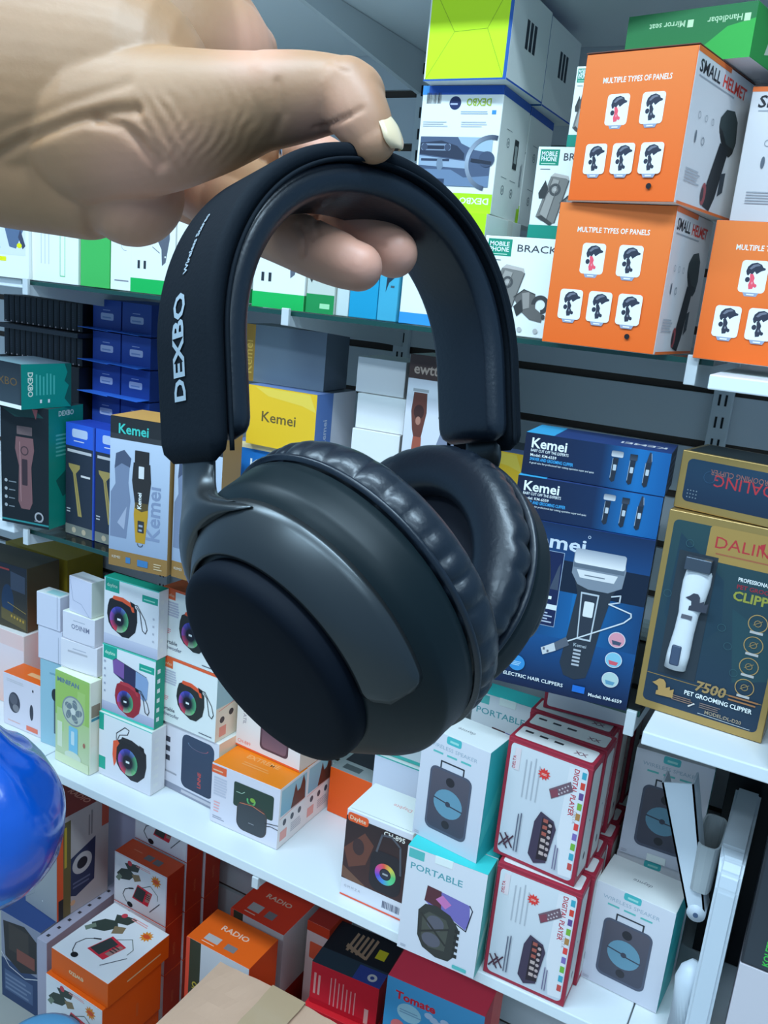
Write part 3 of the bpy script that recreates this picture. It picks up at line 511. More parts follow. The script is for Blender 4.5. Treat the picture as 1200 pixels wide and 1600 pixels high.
def wireless_speaker(b):
    f = b['F']; f.rect(0, 0, 1, 1, (190, 205, 230), (206, 220, 242)); f.rect(.36, .925, .58, .995, (70, 185, 200), r=.003); f.bars(.41, .945, .54, .965, 1, (150, 220, 228), 1, 0)
    f.text('WIRELESS SPEAKER', .47, .865, .0078, (150, 178, 205), al='c', off=.0, width=f.W * .72)
    for u in (.18, .39, .60): f.rect(u, .815, u + .15, .832, (92, 190, 195))
    f.line([(.32, .66), (.32, .76), (.66, .76), (.66, .66)], .0022, (50, 56, 70))
    f.rect(.17, .12, .80, .70, (78, 88, 112), r=.010); f.rect(.20, .145, .77, .68, (66, 72, 92), (84, 86, 104), r=.008); f.ell(.485, .40, .0225, .0215, (98, 150, 182)); f.line([(.27, .42), (.47, .405), (.50, .39), (.70, .38)], .0020, (58, 66, 86)); f.ell(.485, .40, .004, .004, (58, 66, 86)); f.ell(.485, .60, .0068, .0068, (40, 42, 52)); f.ell(.485, .21, .0062, .0062, (44, 46, 56)); f.bars(.03, .02, .12, .05, 2, (170, 182, 205))
    b['T'].text('daynte', .62, .5, .010, (120, 130, 145), rot=180, off=0, slant=.2); b['R'].rect(0, 0, 1, 1, (40, 176, 190)); b['R'].poly([(0, .3), (1, .8), (1, .55), (0, .1)], (60, 190, 200))
def portable_box(b, full=True):
    f = b['F']; f.rect(0, 0, 1, 1, (200, 215, 238), (208, 222, 242)); f.rect(.02, .90, .22, .985, (84, 184, 192), r=.001); f.text('PORTABLE', .06, .80, .014, (84, 160, 180), off=.012, width=f.W * .66)
    b['T'].rect(0, 0, 1, 1, (56, 200, 214)); b['R'].rect(0, 0, 1, 1, (84, 180, 184)); b['R'].poly([(0, .25), (1, .6), (1, .45), (0, .1)], (150, 205, 205))
    if not full: return
    f.poly([(.28, .55), (.30, .70), (.84, .66), (.86, .52), (.82, .42), (.55, .50), (.4, .5)], (112, 110, 190)); f.poly([(.28, .55), (.30, .70), (.48, .69), (.5, .52)], (84, 50, 62)); f.poly([(.42, .6), (.5, .66), (.62, .6), (.55, .54)], (190, 120, 190)); f.line([(.84, .66), (.88, .62), (.83, .41), (.6, .47)], .0016, (30, 36, 60))
    f.poly([(.22, .44), (.30, .52), (.44, .54), (.62, .50), (.70, .44), (.74, .40), (.72, .12), (.66, .06), (.50, .05), (.32, .10), (.24, .20)], (52, 58, 60)); f.poly([(.28, .40), (.36, .46), (.58, .44), (.62, .38), (.60, .14), (.40, .12), (.29, .2)], (72, 80, 78)); f.ell(.45, .37, .013, .012, (88, 94, 112)); f.ell(.42, .20, .014, .011, (88, 94, 112)); f.line([(.26, .42), (.6, .2)], .003, (48, 52, 54)); f.line([(.26, .24), (.62, .36)], .003, (48, 52, 54))
    for k in range(5): f.rect(.70, .12 + .06 * k, .76, .155 + .06 * k, (42, 46, 50))
    f.rect(.72, .02, .90, .055, (84, 184, 192), r=.0015); f.bars(.04, .03, .12, .06, 2, (160, 175, 200))
def dvb_box(b):
    MR = (150, 42, 66); f = b['F']; f.rect(.045, .03, .955, .965, (186, 204, 226), (205, 222, 240), r=.007)
    f.poly([(.74, .93), (.93, .95), (.945, .06), (.80, .05), (.72, .35)], (212, 226, 244))
    f.text('DIGITAL PLAYER', .800, .93, .0095, (175, 45, 70), rot=-90, off=.02, width=f.H * .38); f.text('DELTA', .86, .60, .006, (160, 150, 170), rot=-90)
    for k, c in enumerate(((60, 165, 200), (205, 70, 60), (95, 80, 150), (120, 180, 70), (170, 130, 80), (215, 70, 70), (120, 110, 190), (110, 180, 70), (60, 165, 200), (190, 80, 80))): f.rect(.89, .87 - .083 * k, .94, .925 - .083 * k, c)
    f.rect(.10, .75, .17, .93, (215, 215, 232)); f.text('DELTA', .12, .76, .0062, (180, 60, 90), rot=90, off=.01); f.vbars(.24, .55, .46, .90, 4, (170, 185, 205), .25); star(f, .47, .80, .009, (215, 60, 60)); f.bars(.44, .79, .50, .81, 2, (250, 200, 200), .5, 0)
    f.poly([(.55, .70), (.78, .82), (.82, .75), (.59, .63)], (110, 92, 110)); f.poly([(.56, .69), (.64, .73), (.67, .67), (.60, .64)], (130, 70, 90))
    for i in range(8): f.ell(.67 + .03 * (i // 2), .725 + .018 * (i // 2) - .035 * (i % 2), .0013, .0013, (190, 190, 205), n=6)
    f.poly([(.42, .12), (.44, .40), (.50, .50), (.66, .46), (.70, .40), (.64, .10), (.50, .06)], (64, 58, 84)); f.poly([(.52, .10), (.53, .46), (.66, .44), (.65, .12)], (44, 38, 50))
    for i in range(6): f.rect(.545, .15 + .055 * i, .60, .18 + .055 * i, (160, 90, 84) if i > 2 else (180, 170, 175)); f.ell(.63, .165 + .05 * i, .0026, .0026, (176, 166, 176), n=8)
    for x0, y0, s_ in ((.06, .09, .022), (.12, .11, .022)): f.line([(x0, y0), (x0 + .10, y0 + .10)], .0022, (72, 46, 66)); f.line([(x0, y0 + .10), (x0 + .10, y0)], .0022, (72, 46, 66))
    f.vbars(.24, .09, .31, .46, 2, (90, 100, 125), .4); f.vbars(.72, .08, .78, .30, 2, (110, 110, 150), .4)
    t = b['T']; t.rect(.04, .12, .96, .86, (205, 220, 235), r=.004); t.rect(.10, .55, .2, .66, (40, 44, 54)); t.rect(.28, .53, .38, .64, (40, 44, 54)); t.rect(.46, .51, .57, .62, (40, 44, 54)); t.text('XX', .72, .3, .012, (120, 90, 110), off=.02)
    for fc in ('R', 'L'): r = b[fc]; r.rect(.12, .06, .88, .94, (200, 212, 222), r=.006); r.ell(.5, .2, .003, .006, (52, 48, 60)); r.ell(.5, .5, .0015, .0015, (90, 90, 100))
def star(f, u, v, s, c, n=11, r=.62):
    cx, cy = f.P(u, v); f.poly([(cx + s * (1 if i % 2 == 0 else r) * math.cos(PI * i / n), cy + s * (1 if i % 2 == 0 else r) * math.sin(PI * i / n)) for i in range(2 * n)], c, metres=True)
def minigo(b, txt='MINIGO'):
    f = b['F']; f.text(txt, .84, .62, .013, (120, 132, 165), rot=180, off=.02, width=f.W * .56) if txt else f.bars(.2, .6, .8, .75, 1, (175, 185, 205)); f.bars(.34, .74, .74, .80, 1, (165, 178, 205)); f.line([(0, .06), (.25, .02), (.75, .02), (1, .06)], .0005, (150, 165, 190))
def tuck(b):
    f = b['F']; c = (130, 148, 185); f.line([(.05, .9), (.18, .34), (.55, .30), (.9, .02)], .0007, c)
def fan_box(b):
    f = b['F']; f.rect(0, 0, .97, 1, (190, 214, 190), (150, 200, 110)); f.rect(0, .52, .97, .97, (150, 198, 108)); f.rect(.05, .35, .25, .60, (170, 210, 150)); f.rect(.06, .17, .2, .45, (205, 228, 215)); f.rect(.64, .52, .86, .86, (160, 205, 125)); f.text('MINIFAN', .06, .885, .0125, (90, 125, 160), off=.03, width=f.W * .62)
    f.ring(.52, .62, .0265, .0295, [(130, 150, 165)]); f.ell(.52, .62, .0265, .0265, (176, 198, 196))
    for k in range(5): t = 2 * PI * k / 5; f.ell(.52 + .0145 * math.cos(t) / f.W, .62 + .0145 * math.sin(t) / f.H, .0098, .0064, (110, 132, 148), rot=t + .5)
    f.ell(.52, .62, .0068, .0068, (205, 222, 228)); f.ring(.52, .62, .018, .0186, [(200, 215, 220)])
    f.rect(.40, .15, .66, .45, (120, 195, 235), r=.003); f.rect(.47, .25, .56, .40, (190, 225, 245), r=.002); f.ell(.52, .12, .022, .010, (200, 224, 215)); f.ell(.84, .30, .003, .005, (165, 110, 100)); f.rect(0, 0, .97, .10, (205, 228, 200)); b['R'].rect(.1, .62, .9, .75, (140, 130, 120)); b['R'].rect(.1, .3, .9, .55, (215, 225, 220)); b['R'].rect(.1, .58, .9, .61, (70, 140, 170))
def mic_pack(b):
    f = b['F']; f.rect(0, 0, 1, 1, (140, 190, 218)); f.ell(.62, .62, .008, .013, (36, 44, 56)); f.rect(.58, .16, .68, .55, (70, 96, 116)); f.bars(.4, .85, .7, .9, 1, (110, 160, 190))
def earbud(b):
    f = b['F']; f.ell(.30, .48, .016, .022, (56, 62, 80)); f.ell(.28, .54, .011, .012, (84, 90, 108)); f.ell(.34, .38, .009, .008, (120, 126, 140)); f.ell(.76, .42, .005, .017, (52, 58, 74)); f.ell(.80, .84, .002, .003, BLK); f.bars(.1, .86, .6, .93, 2, (190, 200, 218)); f.rect(.62, .05, .92, .14, (235, 120, 100)); f.bars(.12, .1, .5, .13, 1, (220, 180, 175)); b['T'].rect(.45, .35, .85, .6, (252, 175, 130), r=.002)
def yellow_box(b):
    f = b['F']; f.text('. . . .', .5, .7, .02, (90, 84, 30)); f.poly([(.55, 0), (.62, .3), (.75, .5), (.95, .45), (1, .2), (1, 0)], (38, 34, 34)); f.poly([(.6, .5), (.68, .9), (.74, .9), (.7, .5)], (84, 60, 34))
def armor_box(b):
    f = b['F']; f.rect(.0, .0, 1, 1, (66, 64, 50), (36, 44, 62)); f.ell(.70, .42, .017, .036, (36, 62, 100)); f.poly([(.75, .9), (.97, .86), (.97, .6), (.75, .62)], (70, 84, 110)); f.bars(.5, .9, .78, .96, 1, (170, 70, 70)); f.line([(.7, .4), (.98, .3)], .0012, (165, 150, 80)); f.poly([(.6, .12), (.98, .03), (.98, .2), (.6, .3)], (96, 90, 58))
    for k in range(5): f.ell(.76 + .045 * k, .20 - .01 * k, .0024, .0034, (175, 150, 60), n=8)
def radio_box(b):
    b['T'].text('RADIO', .28, .55, .017, (240, 190, 175), al='l', off=.02, width=.06); b['T'].rect(.2, .15, .42, .33, (170, 175, 185)); b['T'].rect(.52, .15, .68, .31, (120, 120, 130)); b['T'].bars(.2, .08, .42, .12, 1, (220, 200, 190))
    f = b['F']; f.rect(0, 0, .06, 1, (240, 80, 60)); f.rect(.06, 0, .24, 1, (52, 62, 50)); f.text('RADIO', .20, .3, .016, (190, 180, 70), rot=90, off=.03); f.rect(.24, 0, 1, 1, (176, 190, 208), (196, 208, 224))
def speaker_tall_box(b):
    f = b['F']; f.rect(0, 0, 1, 1, (150, 162, 176), (140, 154, 170)); f.line([(.02, .96), (.3, .75), (.3, .15), (.02, .05)], .0006, (110, 124, 140)); f.ell(.55, .12, .0015, .0015, WH)
    r = b['R']; r.rect(0, 0, 1, 1, (176, 180, 190), (168, 172, 182)); r.rect(0, 0, .12, .98, (236, 92, 52)); r.rect(.03, .0, .12, .2, (40, 40, 44)); r.rect(.12, .0, .26, .95, (108, 100, 60), (90, 90, 60)); r.vbars(.14, .5, .24, .9, 1, (180, 165, 60)); r.poly([(.26, .18), (.36, .15), (.72, .22), (.74, .66), (.56, .62), (.26, .56)], (44, 56, 92)); r.ring(.48, .46, .013, .024, [(176, 184, 196)]); r.ring(.48, .46, .0, .012, [(30, 34, 46)]); r.ell(.3, .1, .006, .006, (210, 175, 140)); r.bars(.3, .24, .66, .32, 2, (90, 104, 140)); r.rect(.86, .72, 1, .98, (170, 84, 70)); r.vbars(.6, .7, .7, .95, 2, (120, 124, 134))
    b['T'].text('RADIO', .3, .62, .02, (176, 120, 112), off=.02); b['T'].rect(.3, .2, .55, .45, (130, 125, 135))
def tab_box(b):
    f = b['F']; f.rect(0, 0, 1, .46, (44, 66, 110)); f.poly([(.06, .90), (.10, .50), (.5, .40), (.9, .5), (.9, .86), (.6, .96)], (44, 44, 50)); f.rect(.2, .60, .7, .9, (60, 58, 60)); f.rect(.4, .52, .85, .66, (120, 74, 70)); f.line([(0, .52), (.2, .40), (.6, .36), (1, .46)], .002, (200, 212, 230)); f.rect(.08, .1, .8, .34, (72, 96, 140)); f.bars(.1, .12, .78, .32, 4, (110, 132, 170)); b['T'].rect(.0, 0, 1, 1, (44, 70, 130)); b['T'].rect(.45, .25, .75, .6, (170, 100, 90)); b['T'].bars(.1, .65, .5, .85, 1, (190, 200, 225))
def mic_radio(a):
    """red radio with a headset microphone and a small kit of mics, drawn on a white panel"""
    P = a.poly; a.rect(.02, .03, .98, .97, (214, 228, 246), r=.004)
    P([(.05, .58), (.14, .72), (.30, .78), (.40, .70), (.30, .56), (.14, .50)], (52, 66, 64)); P([(.20, .86), (.36, .92), (.50, .94), (.46, .80), (.28, .74)], (52, 64, 62)); P([(.34, .70), (.48, .76), (.52, .66), (.40, .58)], (128, 116, 92)); a.ell(.30, .9, .006, .006, (190, 60, 80)); P([(.03, .48), (.10, .60), (.16, .56), (.1, .44)], (110, 130, 120))
    a.bars(.42, .90, .70, .96, 2, (225, 160, 165)); star(a, .80, .80, .014, (214, 140, 40)); a.ell(.80, .80, .008, .005, (205, 80, 40))
    P([(.36, .24), (.66, .22), (.74, .52), (.46, .56)], (196, 44, 66)); P([(.38, .27), (.56, .25), (.62, .50), (.46, .53)], (48, 58, 62)); P([(.60, .30), (.68, .30), (.72, .50), (.66, .50)], (150, 120, 120)); a.bars(.61, .36, .70, .48, 3, (60, 48, 56))
    a.line([(.30, .40), (.22, .34), (.18, .22), (.24, .12), (.30, .08)], .0016, (38, 42, 52)); a.ell(.32, .08, .0075, .006, (22, 26, 34)); a.line([(.54, .54), (.70, .66), (.84, .54), (.84, .44)], .0012, (70, 90, 80)); a.line([(.7, .14), (.88, .40)], .0016, (60, 66, 80)); a.line([(.3, .40), (.38, .44)], .003, (38, 42, 52))
def mic_flat(b):   # lying carton, picture on top
    mic_radio(b['T']); b['F'].text('ewtto', .58, .55, .016, (250, 200, 165), rot=180, off=.02); b['R'].bars(.3, .42, .85, .52, 1, (245, 190, 150), .6, 0)
def mic_front(b):
    mic_radio(b['F']); b['T'].rect(.45, .3, .58, .6, (110, 112, 122)); b['T'].rect(.62, .28, .75, .58, (110, 112, 122)); b['T'].bars(.2, .5, .4, .58, 1, (225, 140, 110)); b['R'].text('ewtto', .6, .3, .012, (200, 110, 70), rot=90)
def head_front(b):
    f = b['F']; f.rect(0, 0, 1, 1, (176, 190, 220)); f.rect(.35, .35, .68, .9, (40, 42, 54), r=.004); f.line([(.38, .4), (.52, .2), (.78, .18)], .003, (30, 34, 44)); f.ell(.82, .20, .007, .007, (22, 24, 34))
def red_box(b):
    f = b['F']; f.rect(0, 0, 1, .12, (190, 28, 50)); f.vbars(.3, .12, .72, .84, 7, (235, 150, 160), .28); f.vbars(.05, .25, .18, .88, 2, (240, 170, 175), .5); f.rect(.82, .04, .88, .4, (240, 175, 180))
    t = b['T']; t.rect(0, .0, 1, .34, (40, 60, 78)); t.rect(.60, .0, 1, .30, (44, 66, 150)); t.ring(.84, .14, .004, .009, [(190, 200, 210)]); t.rect(.72, .52, .86, .72, (190, 190, 40))
    for k in range(5): t.poly([(.30 + .075 * k, .46 - .01 * k), (.34 + .075 * k, .45 - .01 * k), (.36 + .075 * k, .86), (.32 + .075 * k, .88)], (150, 130, 112))
    t.poly([(.28, .52), (.62, .40), (.62, .46), (.28, .60)], (150, 130, 112))
def tomate_box(b):
    f = b['F']; f.rect(0, 0, 1, 1, (50, 150, 215), (70, 160, 225)); f.poly([(.45, .0), (1, .0), (1, .85), (.7, .7)], (40, 96, 175)); f.text('Tomate', .10, .76, .021, (205, 40, 62), off=.035, width=f.W * .42); f.ell(.26, .62, .022, .018, (150, 205, 235)); f.bars(.16, .60, .40, .66, 2, (110, 160, 200))
    for k in range(9): f.ell(.46 + .055 * k, .70 - .03 * (k % 3), .008, .006, (170, 200, 240), n=12)
    f.ell(.16, .40, .013, .013, (225, 120, 130)); f.ell(.9, .62, .012, .010, (40, 44, 66)); b['R'].rect(0, 0, .4, 1, (190, 30, 50))
def koleer(b):
    f = b['F']; f.rect(.02, .01, 1, .99, (52, 62, 74), (44, 52, 64)); f.text('KOLEER', .20, .04, .010, (60, 200, 80), rot=90, off=.02); f.text('PORTABLE BASS', .34, .03, .010, (150, 160, 170), rot=90, off=.02); f.text('WIRELESS', .50, .03, .014, (60, 220, 60), rot=90, off=.03); f.ring(.62, .62, .014, .022, [(230, 60, 160)]); f.ring(.62, .62, .0, .013, [(36, 40, 54)])
def plain(b): pass
def yellow_photo(b):
    f = b['F']; f.rect(.1, .28, .95, .96, (205, 225, 240)); f.rect(0, .20, .6, .255, (240, 230, 0)); f.poly([(.55, .92), (.8, .94), (.92, .6), (.78, .36), (.66, .38), (.58, .6)], (84, 110, 150)); f.poly([(.86, .6), (.95, .4), (.9, .36), (.82, .5)], (60, 70, 100)); f.ell(.84, .40, .006, .004, (240, 230, 0)); f.bars(.1, .3, .5, .5, 4, (160, 195, 220))
def outline_side(b):
    f = b['F']; f.vbars(.2, .2, .45, .95, 3, (180, 200, 225), .15); f.line([(.62, .08), (.62, .95)], .0010, (70, 200, 120)); f.line([(.72, .08), (.72, .95)], .0010, (70, 200, 120)); f.line([(.62, .08), (.72, .08)], .0012, (70, 200, 120)); f.poly([(.02, .98), (.14, .8), (.10, .74), (.0, .82)], (60, 70, 90))
def teal_mini(b):
    f = b['F']; f.poly([(.3, .75), (.55, .85), (.6, .6), (.75, .45), (.5, .4), (.35, .3), (.4, .55)], (30, 50, 70)); f.bars(.6, .35, .8, .4, 1, (60, 90, 110))

# ================================================================== placing the cartons
COUNT = {}
def put(name, label, cat, art, x, y, yaw, w, d, h, z, cols=None, default=(225, 238, 250), group=None, tops=None):
    """x, y = middle of the bottom front edge; yaw in degrees"""
    a = math.radians(yaw); cx, cy = x - math.sin(a) * d / 2, y + math.cos(a) * d / 2
    c = Carton(w, d, h, cols or {}, default); art(c)
    me = c.mesh(name); o = link_mesh(name, me, [M_CARD, M_FOIL]); o.location = (cx, cy, z + .0004); o.rotation_euler = (0, 0, a)
    finish(o, label, cat, group); return o
def again(src, label, x, y, yaw, z, d, group=None):
    o = src.copy(); COL.objects.link(o); a = math.radians(yaw); o.location = (x - math.sin(a) * d / 2, y + math.cos(a) * d / 2, z + .0004); o.rotation_euler = (0, 0, a)
    for ch in src.children: c = ch.copy(); COL.objects.link(c); c.parent = o; c.matrix_parent_inverse = ch.matrix_parent_inverse
    finish(o, label, src['category'], group); return o
def tuck_tab(o, x, y, z, w_, h_, c=(232, 240, 250), up=False):
    bm = bmesh.new(); cl = bm.loops.layers.float_color.new('Col'); add_box(bm, x - w_ / 2, y - .0006, z - h_, x + w_ / 2, y, z, .0002)
    for f in bm.faces:
        for l in f.loops: l[cl] = (*alb(c), 1)
    return from_bm('tuck_tab', bm, M_CARD, o)
E_ = {}
BX = 'box'
# ---- upper glass shelf
OR = {'F': (248, 112, 46), 'R': (208, 220, 236), 'L': (208, 220, 236), 'T': (120, 70, 60), 'B': (248, 112, 46)}
put('helmet_holder_box', 'orange helmet phone holder carton standing on the glass shelf, under another orange one', BX, helmet_box, -.256, .952, -4.6, .126, .150, .148, T_TOP, OR)
HELM = [(put('helmet_holder_box', 'orange helmet phone holder carton on top of its twin, under the green box', BX, helmet_box, -.251, .937, -11, .117, .165, .1412, 1.6055, OR), .117, .165, .1412)]
put('helmet_holder_box', 'orange helmet phone holder carton cut off by the picture edge, nearest the white board', BX, helmet_box, -.097, .98, -2.7, .126, .130, .140, T_TOP, OR)
def hs(b): helmet_side(b['F'])
put('helmet_holder_box', 'white side of a helmet holder carton with red lettering, beneath the green box end', BX, hs, -.080, 1.03, 0, .15, .13, .135, 1.5975, {'F': (205, 216, 232), 'T': (60, 64, 74)})
def gb(b):
    f = b['F']; f.rect(0, 0, 1, 1, (34, 120, 62), (28, 110, 62)); f.poly([(.5, 0), (1, .0), (1, .7), (.8, .6)], (48, 168, 72))
    f.text('Mirror seat', .47, .80, .0085, (170, 215, 185), rot=180, off=.01); f.rect(.49, .66, .535, .80, (180, 220, 190)); f.text('Handlebar', .90, .80, .0085, (170, 215, 185), rot=180, off=.01); f.rect(.915, .66, .96, .80, (180, 220, 190))
    b['R'].poly([(.3, .2), (.5, .3), (.6, .8), (.4, .7)], (190, 210, 200)); b['D'].rect(.55, .45, .8, .7, (110, 130, 170)); b['D'].bars(.5, .1, .9, .35, 3, (180, 190, 210))
put('green_mount_box', 'green carton with upside down white words lying on top of the helmet holder cartons', BX, gb, -.2235, 1.0, -12.7, .136, .12, .05, 1.7495, {'F': (30, 116, 62), 'R': (40, 150, 70), 'D': (200, 212, 232), 'L': (30, 110, 62)})
dl = lambda b: (b['F'].rect(0, .68, 1, 1, (165, 228, 10)), b['F'].rect(0, 0, .8, .10, (50, 150, 240)), b['F'].line([(.72, .6), (.9, .6), (.93, .5), (.93, .2)], .0008, (70, 90, 110)), b['R'].rect(.6, 0, .75, 1, (215, 228, 236)), b['R'].vbars(.2, .2, .5, .8, 3, (150, 170, 190), .2))
put('car_mount_box', 'white and yellow green carton at the foot of the car mount stack, blue bottom stripe', BX, dl, -.481, 1.02, 0, .105, .12, .138, T_TOP)
cw = put('car_mount_box', 'upside down white car mount carton with a dashboard picture, front of its stack', BX, car_mount_box, -.480, 1.027, 2.7, .104, .105, .143, 1.5957)
again(cw, 'white car mount carton with blue top band, just behind the one with the dashboard picture', -.486, 1.138, 2.7, 1.5957, .105)
cy = put('car_mount_box', 'bright yellow green box end with folded flaps on top of the dashboard carton', BX, flap_box, -.471, 1.006, 0, .105, .125, .104, 1.7393, {'T': (30, 80, 170)})
again(cy, 'white carton side with three black marks behind the yellow green box end', -.474, 1.140, 0, 1.7393, .125)
bc = put('bracket_box', 'white phone bracket carton standing on the glass shelf beside the lower orange carton', BX, bracket_box, -.381, 1.021, 0, .092, .08, .114, T_TOP)
def br2(b): bracket_box(b); b['F'].rect(0, 0, 1, .15, (22, 140, 128))
put('bracket_box', 'white phone bracket carton with teal bottom band, stacked second from the shelf', BX, br2, -.3445, 1.034, 0, .070, .08, .102, 1.5713)
put('bracket_box', 'topmost phone bracket carton, mostly hidden behind the upper orange carton', BX, br2, -.3285, 1.038, 0, .038, .08, .085, 1.6738)
put('phone_mount_box', 'white carton with yellow stripe and blue phone holder picture, farthest along the top shelf', BX, yellow_photo, -1.277, 1.011, .4, .131, .1, .13, T_TOP)
put('phone_mount_box', 'plain white carton with a thin green outline beside the green carton', BX, outline_side, -1.159, 1.018, .2, .104, .1, .14, T_TOP)
put('phone_mount_box', 'solid green carton spine between two white cartons below the hand', BX, plain, -1.074, 1.021, 0, .062, .1, .135, T_TOP, default=(62, 180, 95))
put('phone_mount_box', 'narrow white carton between the green carton and the green banded one', BX, lambda b: (b['F'].ring(.7, .5, .008, .0086, [(120, 130, 150)], a0=1.2, a1=5), b['F'].bars(.2, .1, .9, .13, 1, (120, 130, 150))), -1.020, 1.022, 0, .043, .1, .135, T_TOP)
mb = put('phone_mount_box', 'white carton with green base band just before the headband', BX, mount_box, -.953, 1.018, 0, .086, .1, .13, T_TOP)
again(mb, 'green banded white carton hidden behind the padded headband', -.864, 1.018, 0, T_TOP, .1)
again(mb, 'green banded white carton seen through the headband under the lower finger', -.7175, 1.010, 0, T_TOP, .1)
def ol(b): f = b['F']; f.rect(0, 0, 1, .19, (26, 140, 80)); f.bars(.5, .05, .85, .1, 1, (150, 220, 180), 1, 0); f.text('OL-C', .3, .36, .014, (60, 72, 80), off=.01); f.poly([(.05, .5), (.2, .5), (.24, .36), (.16, .3), (.05, .36)], (50, 60, 66))
put('phone_mount_box', 'grey green carton with darker green base seen through the headband', BX, ol, -.650, 1.012, 0, .044, .1, .13, T_TOP, default=(186, 205, 208))
put('slim_carton', 'plain pale slim carton beside the teal minis under the fingers', BX, plain, -.6175, 1.016, 0, .019, .1, .12, T_TOP, default=(185, 210, 222))
put('slim_carton', 'teal blue slim carton under the fingertips, left of its twin', BX, plain, -.5860, 1.016, 0, .042, .1, .12, T_TOP, default=(20, 150, 205))
put('slim_carton', 'teal blue slim carton with a small dark phone stand figure', BX, teal_mini, -.5500, 1.016, 0, .028, .1, .12, T_TOP, default=(60, 165, 210))
# ---- middle shelf
put('clipper_box', 'black and teal clipper carton standing upright at the near end of the white board', BX, clipper_black, -1.193, .985, 11, .095, .09, .205, BOARD_MID, {'R': (10, 138, 128), 'T': (60, 80, 90), 'F': (18, 26, 34)})
put('clipper_box', 'teal clipper carton lying across the top of the upright black and teal one', BX, clipper_teal, -1.209, .955, -4, .10, .095, .072, 1.2565, {'R': (8, 142, 140), 'T': (110, 130, 150), 'F': (40, 50, 60)})
put('display_carton', 'dark display carton behind the teal clipper carton, carrying slim black packs', BX, plain, -1.33, 1.13, 0, .21, .14, .258, BOARD_MID, default=(12, 15, 22))
sp = None
for r_ in range(2):
    for k in range(14):
        lb = 'slim black pack standing in the %s row beneath the top shelf' % ('lower' if r_ == 0 else 'upper'); gp = 'slim black packs in the %s row' % ('lower' if r_ == 0 else 'upper')
        xx, zz = -1.427 + k * .0148, 1.3098 + r_ * .061
        sp = put('slim_pack', lb, BX, slim_pack, xx, 1.14, 0, .0135, .11, .050, zz, default=(12, 15, 22), group=gp) if sp is None else again(sp, lb, xx, 1.14, 0, zz, .11, gp)
o = box_obj('display_tray', (-.106, -.07, 0), (.106, .07, .0085), mat('tray_black', (.015, .018, .025), .5), None, .001); o.location = (-1.33, 1.195, 1.3612); finish(o, 'thin dark tray between the two rows of slim black packs', 'tray')
bp = None
for c_ in range(2):
    for r_ in range(7):
        lb = 'blue pack with pale oval logo in the %s column of flap-front packs' % ('far' if c_ == 0 else 'near'); gp = 'blue flap packs, %s column' % ('far' if c_ == 0 else 'near')
        xx, zz = -1.184 + c_ * .0705, 1.0400 + .0563 * r_
        if bp is None:
            bp = put('blue_pack', lb, BX, blue_pack, xx, 1.155, 0, .067, .11, .0545, zz, default=(30, 62, 150), group=gp)
            bm = bmesh.new(); cl = bm.loops.layers.float_color.new('Col'); vs = [bm.verts.new(p) for p in ((-.036, -.055, .0035), (.034, -.055, .0035), (.033, -.085, .0025), (-.040, -.085, .0045), (-.036, -.055, .0043), (.034, -.055, .0043), (.033, -.085, .0033), (-.040, -.085, .0053))]
            for q in ((0, 3, 2, 1), (4, 5, 6, 7), (0, 1, 5, 4), (1, 2, 6, 5), (2, 3, 7, 6), (3, 0, 4, 7)):
                f = bm.faces.new([vs[i] for i in q])
                for l in f.loops: l[cl] = (*alb((48, 110, 225)), 1)
            from_bm('open_flap', bm, M_CARD, bp)
        else: again(bp, lb, xx, 1.155, 0, zz, .11, gp)
tb = put('trimmer_box', 'slim blue and black trimmer carton beside the teal edged clipper carton', BX, trimmer_box, -1.113, 1.030, -2, .069, .05, .193, M_TOP, default=(36, 70, 190))
again(tb, 'slim trimmer carton half hidden behind the gold bottomed carton', -1.0425, 1.030, 0, M_TOP, .05)
kg = put('hair_clipper_box', 'hair clipper carton with teal lettering and yellow black clipper, left of the headphones', BX, kemei_gold, -.921, .968, 8.8, .106, .08, .236, M_TOP, {'T': (205, 165, 95), 'R': (150, 125, 80), 'L': (150, 170, 200)})
put('hair_clipper_box', 'second hair clipper carton with a portrait, partly behind the ear cup', BX, kemei_gold, -.822, .984, .7, .088, .045, .236, M_TOP, {'T': (205, 165, 95), 'R': (150, 125, 80), 'L': (150, 170, 200)})
def kblue(b): kemei_flat(b, (30, 112, 200), (40, 60, 110), (235, 242, 250), False); b['F'].rect(0, .86, 1, 1, (248, 215, 180))
def kgrey(b): b['F'].bars(.1, .3, .7, .7, 2, (120, 140, 190)); b['R'].rect(0, 0, .4, 1, (90, 110, 170))
put('shaver_box', 'pale lilac shaver carton at the foot of the stack seen through the headband', BX, kgrey, -.758, 1.080, 1.5, .147, .12, .0695, M_TOP, default=(165, 182, 222))
put('shaver_box', 'pale lilac shaver carton directly beneath the blue one', BX, kgrey, -.758, 1.080, 1.5, .147, .12, .0695, M_TOP + .0705, default=(172, 188, 226))
put('shaver_box', 'blue shaver carton with white lettering just below the yellow carton', BX, kblue, -.758, 1.080, 1.5, .147, .12, .0690, M_TOP + .141, {'F': (30, 112, 200), 'R': (40, 60, 110)})
put('shaver_box', 'yellow shaver carton lying flat inside the headband opening', BX, kemei_flat, -.740, 1.068, .8, .122, .113, .0895, 1.2502, {'F': (244, 188, 44), 'T': (80, 95, 120), 'R': (200, 215, 238)})
def ksmoke(b): f = b['F']; f.rect(0, 0, .13, 1, (160, 130, 55)); f.text('Kemei', .10, .14, .020, (205, 180, 90), rot=90, off=.01); f.rect(.13, 0, 1, 1, (112, 132, 156), (96, 116, 140))
